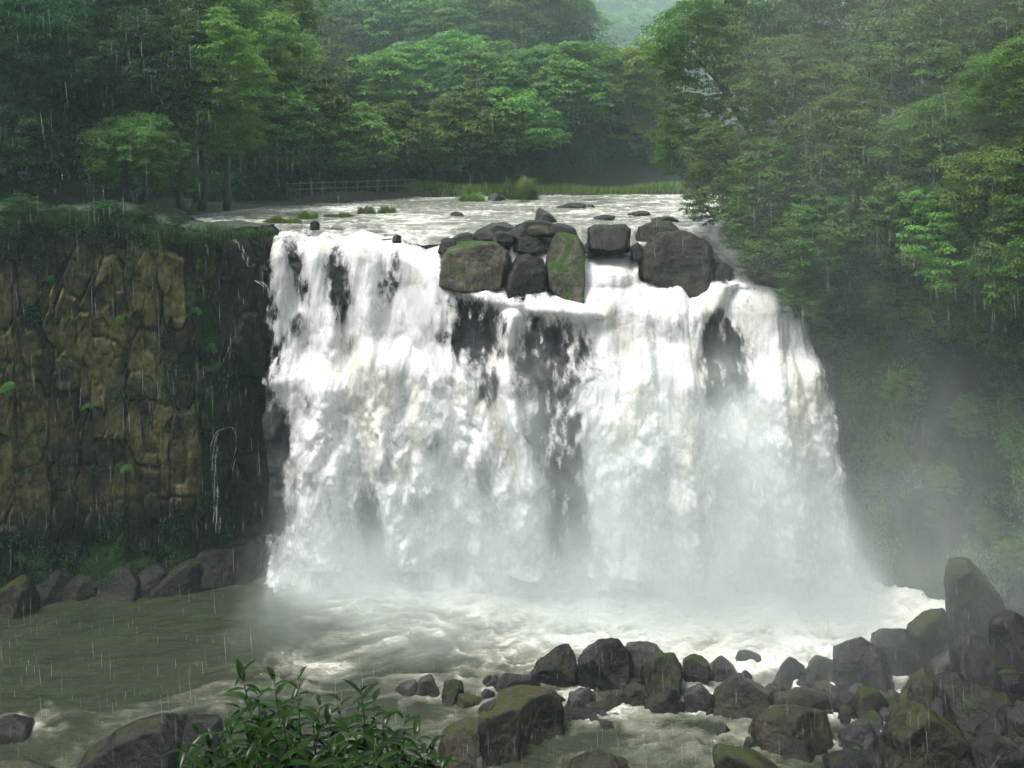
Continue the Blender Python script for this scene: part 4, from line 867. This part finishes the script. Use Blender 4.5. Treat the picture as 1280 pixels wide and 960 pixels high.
# ferns
def fern(px, py, size, label, which=0):
    loc, nor = hit(px, py, which); g = np.random.default_rng(int(px * 3 + py)); P, Nn, T = [], [], []
    for k in range(16):
        a = g.uniform(-1.5, 1.5); d = np.array([math.sin(a), -.7, g.uniform(.1, .7)]); L = size * g.uniform(.35, .85); t = np.linspace(.1, 1, 12)[:, None]
        pts = d * L * t - np.array([0, 0, 1.3]) * L * t ** 2
        for s in (-1, 1):
            side = np.cross(d, [0, 0, 1.]); side /= np.linalg.norm(side); P.append(pts); Nn.append(np.tile([0, -.4, .9], (12, 1)) + .2 * runit(g, 12)); T.append(side * s + d * .4 + 0 * pts)
    P, Nn, T = map(np.concatenate, (P, Nn, T)); v, f = leaves_mesh(P, Nn, T, size * .26, size * .11)
    o = link('fern', mesh_np('fern', v, f, M['leaf_near'], False), None, loc + nor * .05); tag(o, label, 'fern', 'ferns on the left cliff')
for a in [(243, 385, .42, 'bright fern beside the ochre strip of the left cliff'), (262, 430, .5, 'fern hanging left of the thin side fall'), (152, 395, .36, 'fern in the crack at the middle of the left cliff'),
          (62, 345, .42, 'fern high on the left part of the cliff'), (12, 478, .55, 'big fern at the left edge of the cliff'), (110, 505, .32, 'small fern between the ochre blocks of the cliff'),
          (160, 580, .45, 'fern on the lower middle of the left cliff'), (24, 690, .5, 'fern low in the left corner above the pool'), (48, 437, .3, 'small fern left of the large ochre blocks'), (90, 395, .3, 'small fern above the large ochre blocks')]: fern(*a)

# ---- grass
def tuft(px, py, w, h, z, n, label, Y=None, mat='grass', bw=.05):
    Y = Y or depth_on(py, z); g = np.random.default_rng(int(px)); W = w / F * Y; c = at(px, py, Y)
    a = g.uniform(0, 6.28, n); r = np.sqrt(g.uniform(0, 1, n)); s = np.stack([np.cos(a) * r * W / 2, np.sin(a) * r * W * .35, -.05 * np.ones(n)], 1)
    hh = h / F * Y * (1 - .85 * r ** 2) * (1 + .35 * np.sin(a * 3 + px))
    o = link('grass_tuft', blades_mesh('grass_tuft', s, hh, bw, M[mat], int(px)), None, c); tag(o, label, 'grass', 'grass clumps in the river')
tuft(651, 249, 44, 40, 17.85, 1800, 'tall bright green grass clump standing in the river far upstream')
tuft(590, 251, 36, 16, 17.85, 900, 'low green grass mound left of the bright clump')
tuft(353, 277, 52, 11, 17.75, 900, 'wide mossy grass islet nearest the left bank')
tuft(384, 272, 30, 14, 17.75, 500, 'yellow green grass islet right of the wide islet')
tuft(458, 267, 24, 16, 17.75, 500, 'grass tuft on the river, left one of a close pair')
tuft(484, 266, 24, 14, 17.75, 500, 'grass tuft on the river, right one of a close pair')
tuft(425, 270, 44, 8, 17.75, 500, 'thin grass islet between the yellow islet and the close pair')
tuft(655, 252, 22, 4, 17.85, 200, 'little grass tuft in front of the tall bright clump')
def strip_grass(name, pts, n, h, mat, label, bw=.05, spread=1.2, seed=0):
    g = np.random.default_rng(seed); pts = np.array(pts, float); i = g.integers(0, len(pts) - 1, n); t = g.uniform(0, 1, (n, 1)); s = pts[i] * (1 - t) + pts[i + 1] * t + g.normal(0, 1, (n, 3)) * np.array([.3, spread, 0])
    if mat != 'grass_dark': s[:, 2] = np.maximum(s[:, 2], upper_ground(s[:, 0], s[:, 1]))
    o = struct(name, blades_mesh(name, s, h, bw, M[mat], seed), 'stuff'); o['label'] = label; o['category'] = 'grass'
strip_grass('grass', [(-9, 99.5, 17.9), (-2, 102.4, 17.9), (6, 104, 17.9), (16, 104.5, 17.9)], 6000, .7, 'grass', 'pale green grass along the far river bank', .06, .8, 3)
ed = CLIFF_L[0].reshape(420, 620, 3)[-6]
vis = (CX + ed[:, 0] / ed[:, 1] * F > -60) & (CX + ed[:, 0] / ed[:, 1] * F < 335)
strip_grass('grass', ed[vis][::6], 9000, .34, 'grass_dark', 'dark grass fringe along the top of the left cliff', .03, .9, 4)

# ---- fence on the far bank
def fence():
    e = empty('fence', (-14, 94, gz(-14, 94)), 'weathered wooden post and rail fence on the far river bank', 'fence')
    o = np.array(e.location[:]); line = np.array([(-17.6, 87.5), (-16.6, 88.5), (-12.5, 93.5), (-8.6, 99.0)])
    p, t = along(line, 13); tops = []
    for (x, y) in p:
        z = 18.25; m = MB(); m.tube([(0, 0, -.4), (0, 0, .5), (0, 0, 1.25)], [.065, .06, .055], 7); me = m.build('post', M['wood']); q = link('post', me, e, (x - o[0], y - o[1], z - o[2])); q.rotation_euler = (random.uniform(-.04, .04), random.uniform(-.04, .04), 0); tops.append((x - o[0], y - o[1], z - o[2]))
    for h in (1.1, .62):
        m = MB(); m.tube([(x, y - .07, z + h + random.uniform(-.02, .02)) for x, y, z in tops], .045, 6); link('rail', m.build('rail', M['wood']), e)
fence()

# ---- leafy shrub close to the camera
def shrub():
    e = empty('shrub', (-.7, 5.6, 17.6), 'glossy dark leaved shrub with upright shoots in front of the pool', 'shrub'); o = np.array(e.location[:])
    g = np.random.default_rng(77); V, Fc = [], []; n0 = 0
    tips = [(302, 842, 5.5), (342, 846, 5.6), (372, 850, 5.5), (452, 864, 5.5), (466, 872, 5.7), (505, 894, 5.5), (322, 868, 5.2), (400, 882, 5.4), (425, 876, 5.6), (285, 908, 5.3), (262, 930, 5.4), (243, 945, 5.2), (540, 925, 5.4), (520, 912, 5.7), (480, 900, 5.3),
            (355, 900, 5.2), (438, 912, 5.2), (392, 905, 5.6), (310, 915, 5.7), (468, 930, 5.2), (545, 950, 5.6), (225, 958, 5.6), (335, 930, 5.1), (415, 935, 5.1), (500, 940, 5.15), (280, 940, 5.1), (372, 935, 5.3), (450, 890, 5.7), (530, 940, 5.3), (300, 885, 5.5), (248, 918, 5.4), (232, 936, 5.3), (270, 950, 5.1), (255, 962, 5.0), (320, 950, 5.0), (350, 948, 5.0), (388, 955, 5.0), (430, 958, 5.0), (470, 955, 5.0), (515, 955, 5.0), (535, 940, 5.4), (552, 962, 5.3), (490, 918, 5.5), (410, 905, 5.4), (365, 880, 5.6), (330, 900, 5.6), (290, 925, 5.5)]
    for (px, py, Y) in tips:
        tip = at(px, py, Y); root = np.array([-.75 + (tip[0] + .75) * .45, 5.55 + g.uniform(-.2, .2), near_z(np.array([-.7]), np.array([5.55]))[0] - .05])
        k = 12; t = np.linspace(0, 1, k)[:, None]; pts = root + (tip - root) * t; pts[:, :2] += (t * (1 - t) * 4 * (g.normal(0, .05, 2)))
        m = MB(); m.tube(pts - o, np.linspace(.008, .0025, k), 6); link('stem', m.build('stem', M['stem']), e)
        L = np.linalg.norm(tip - root); nl = 24; s0 = max(0, 1 - .62 / L); ph = g.uniform(0, 6)
        for j in range(nl):
            u = s0 + (1 - s0) * (j / (nl - 1)) ** .85; base = root + (tip - root) * u; i0 = min(k - 2, int(u * (k - 1))); fr = u * (k - 1) - i0; base = pts[i0] * (1 - fr) + pts[i0 + 1] * fr
            a = ph + j * 2.4; el = g.uniform(-.15, .35) + .5 * (u > .97)
            d = np.array([math.cos(a) * math.cos(el), math.sin(a) * math.cos(el), math.sin(el)]); sd = np.cross(d, [0, 0, 1.]); sd /= np.linalg.norm(sd); up = np.cross(sd, d)
            ll = g.uniform(.11, .20) * (1 if u < .93 else .7); w = ll * g.uniform(.115, .16); kk = 6; rows = []; g_dr = g.uniform(.12, .5)
            for q in range(kk + 1):
                s = q / kk; c = base + d * ll * s - np.array([0, 0, 1]) * ll * g_dr * s * s; ww = w * math.sin(math.pi * min(1, (s * .92 + .04)) ** .8)
                rows += [c - sd * ww + up * ww * .35, c, c + sd * ww + up * ww * .35]
            V += rows
            for q in range(kk):
                b = n0 + q * 3; Fc += [(b, b + 1, b + 4, b + 3), (b + 1, b + 2, b + 5, b + 4)]
            n0 += (kk + 1) * 3
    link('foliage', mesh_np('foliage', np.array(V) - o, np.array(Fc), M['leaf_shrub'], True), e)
shrub()

#@@AIR
def vol_box(name, lo, hi, mat, label, cat):
    x0, y0, z0 = lo; x1, y1, z1 = hi
    v = [(x0, y0, z0), (x1, y0, z0), (x1, y1, z0), (x0, y1, z0), (x0, y0, z1), (x1, y0, z1), (x1, y1, z1), (x0, y1, z1)]
    f = [(0, 3, 2, 1), (4, 5, 6, 7), (0, 1, 5, 4), (1, 2, 6, 5), (2, 3, 7, 6), (3, 0, 4, 7)]
    o = link(name, mesh_np(name, v, f, mat, False)); o['kind'] = 'stuff'; o['label'] = label; o['category'] = cat; return o
t = NT('haze_air'); t.set(t.out.inputs['Volume'], t.n('VolumePrincipled', {'Color': C(.66, .96, .90), 'Density': .00038, 'Anisotropy': .1}).outputs[0])
vol_box('haze', (-330, -125, -4), (330, 560, 112), t.m, 'even rain haze filling the valley', 'haze')
# drifting spray at the foot of the fall
def mist():
    t = NT('spray_mist'); pos = t.n('NewGeometry').outputs['Position']; xyz = t.n('SeparateXYZ', {0: pos}); X, Y, Z = xyz.outputs[0], xyz.outputs[1], xyz.outputs[2]
    n = t.noise(t.n('Mapping', {'Vector': pos, 'Scale': (1, 1, .8)}).outputs[0], .28, 3, .6, .6); puff = t.ramp(n, .40, .66)
    top = t.ramp(X, -14, 12, 3.2, 8.5)                                   # cloud is higher toward the right
    h = t.math('POWER', 2.718, t.math('MULTIPLY', t.math('DIVIDE', Z, top), -2.2))
    fx = t.math('MULTIPLY', t.ramp(X, -13.5, -8), t.ramp(t.math('ADD', t.math('MULTIPLY_ADD', Z, .42, X), t.math('MULTIPLY', n, 3.0)), 15.8, 20.8, 1, 0)); fy = t.math('MULTIPLY', t.ramp(Y, 45, 56.2, .0, 1), 1.0)
    fz = t.ramp(Z, 9, 13.5, 1, 0); right = t.ramp(X, -8, 8, .45, 1.0)
    den = t.math('MULTIPLY', t.math('MULTIPLY', fx, t.math('MULTIPLY', fy, fy)), t.math('MULTIPLY', t.math('MULTIPLY', h, fz), right))
    den = t.math('MULTIPLY', den, t.math('MULTIPLY_ADD', puff, .9, .25))
    notch = t.math('MULTIPLY', t.math('MULTIPLY', t.ramp(X, .6, 2.2), t.ramp(X, 3.2, 4.8, 1, 0)), t.ramp(Z, 1.5, 4))
    den = t.math('MULTIPLY', den, t.math('MULTIPLY_ADD', notch, -2.6, 3.8))
    # thin drift over the right bank
    drift = t.math('MULTIPLY', t.math('MULTIPLY', t.ramp(X, 5, 15), t.ramp(Z, 3, 15, .034, .0052)), t.math('MULTIPLY_ADD', puff, .8, .4))
    den = t.math('ADD', den, t.math('MULTIPLY', drift, t.ramp(Y, 40, 46)))
    t.set(t.out.inputs['Volume'], t.n('VolumePrincipled', {'Color': C(.88, .96, .93), 'Density': den, 'Anisotropy': .1}).outputs[0])
    vol_box('mist', (-17, 40, -.5), (34, 60.5, 36), t.m, 'white spray cloud rising off the foot of the waterfall', 'mist')
mist()
t = NT('valley_mist'); t.set(t.out.inputs['Volume'], t.n('VolumePrincipled', {'Color': C(.72, .91, .90), 'Density': .0044, 'Anisotropy': .1}).outputs[0])
vol_box('mist', (-60, 101, 16), (120, 240, 90), t.m, 'pale rain mist hanging in the upstream valley', 'mist')
# rain: slender falling drops
def rain():
    g = np.random.default_rng(3); n = 6500; Y = 9 + 42 * g.uniform(0, 1, n) ** 1.3; px = g.uniform(-60, 1340, n); py = g.uniform(-60, 1000, n)
    p = np.stack([(px - CX) / F * Y, Y, CH - (py - HY) / F * Y], 1); ok = p[:, 2] > .5; p = p[ok]; n = len(p)
    ln = .07 + .30 * g.uniform(0, 1, n) ** 2; r = .0007 + .0009 * g.uniform(0, 1, n); d = np.stack([.05 + g.normal(0, .03, n), g.normal(0, .03, n), -np.ones(n)], 1)
    o = np.array([[1, 0, 0], [-.5, .87, 0], [-.5, -.87, 0]]); a = p; b = p + d * ln[:, None]; m = p + d * (ln * .6)[:, None]
    v = np.concatenate([a[:, None], m[:, None] + o[None] * r[:, None, None], b[:, None]], 1).reshape(-1, 3); k = np.arange(n)[:, None] * 5
    f = np.concatenate([k + np.array([[0, 1, 2]]), k + np.array([[0, 2, 3]]), k + np.array([[0, 3, 1]]), k + np.array([[4, 2, 1]]), k + np.array([[4, 3, 2]]), k + np.array([[4, 1, 3]])])
    t = NT('rain_water'); t.surf(t.n('MixShader', {0: .33, 1: t.n('BsdfTransparent').outputs[0], 2: t.n('BsdfPrincipled', {'Base Color': C(.75, .8, .8), 'Roughness': .3}).outputs[0]}))
    ob = struct('rain', mesh_np('rain', v, f, t.m, True), 'stuff'); ob['label'] = 'fine rain falling through the whole view'; ob['category'] = 'rain'
rain()

#@@LIGHT
w = bpy.data.worlds.new('World'); SC.world = w; w.use_nodes = True; nt = w.node_tree; nt.nodes.clear()
EL, AZ = 68, 250
sky = nt.nodes.new('ShaderNodeTexSky'); sky.sky_type = 'NISHITA'; sky.sun_disc = False; sky.sun_elevation = R_(EL); sky.sun_rotation = R_(AZ); sky.air_density = 1.0; sky.dust_density = 4.0
hs = nt.nodes.new('ShaderNodeHueSaturation'); hs.inputs['Saturation'].default_value = .30
bg = nt.nodes.new('ShaderNodeBackground'); bg.inputs[1].default_value = .15; wo = nt.nodes.new('ShaderNodeOutputWorld')
nt.links.new(sky.outputs[0], hs.inputs['Color']); nt.links.new(hs.outputs[0], bg.inputs[0]); nt.links.new(bg.outputs[0], wo.inputs[0])
sun = bpy.data.lights.new('sun', 'SUN'); sun.energy = 1.5; sun.angle = R_(12); sun.color = (1, .97, .92)
so = bpy.data.objects.new('sun', sun); COL.objects.link(so)
sd = Vector((math.sin(R_(AZ)) * math.cos(R_(EL)), math.cos(R_(AZ)) * math.cos(R_(EL)), math.sin(R_(EL))))
so.rotation_euler = sd.to_track_quat('Z', 'Y').to_euler(); so.location = (0, 0, 120)

cam = bpy.data.cameras.new('camera'); co = bpy.data.objects.new('camera', cam); COL.objects.link(co); SC.camera = co
cam.sensor_width = 36; cam.lens = 36 * F / 1280; cam.shift_y = -(480 - HY) / 1280; cam.clip_end = 2000; cam.clip_start = .05
co.location = (0, 0, CH); co.rotation_euler = (R_(90), 0, 0)

SC.render.engine = 'CYCLES'
SC.view_settings.view_transform = 'Standard'; SC.view_settings.look = 'None'; SC.view_settings.exposure = 1.48; SC.view_settings.gamma = 1.0; SC.view_settings.use_curve_mapping = False
cy = SC.cycles; cy.max_bounces = 6; cy.diffuse_bounces = 3; cy.glossy_bounces = 2; cy.transmission_bounces = 2; cy.volume_bounces = 1; cy.transparent_max_bounces = 10
cy.use_denoising = True; cy.volume_step_rate = 4.0; cy.volume_max_steps = 128; cy.use_adaptive_sampling = True; cy.adaptive_threshold = .02
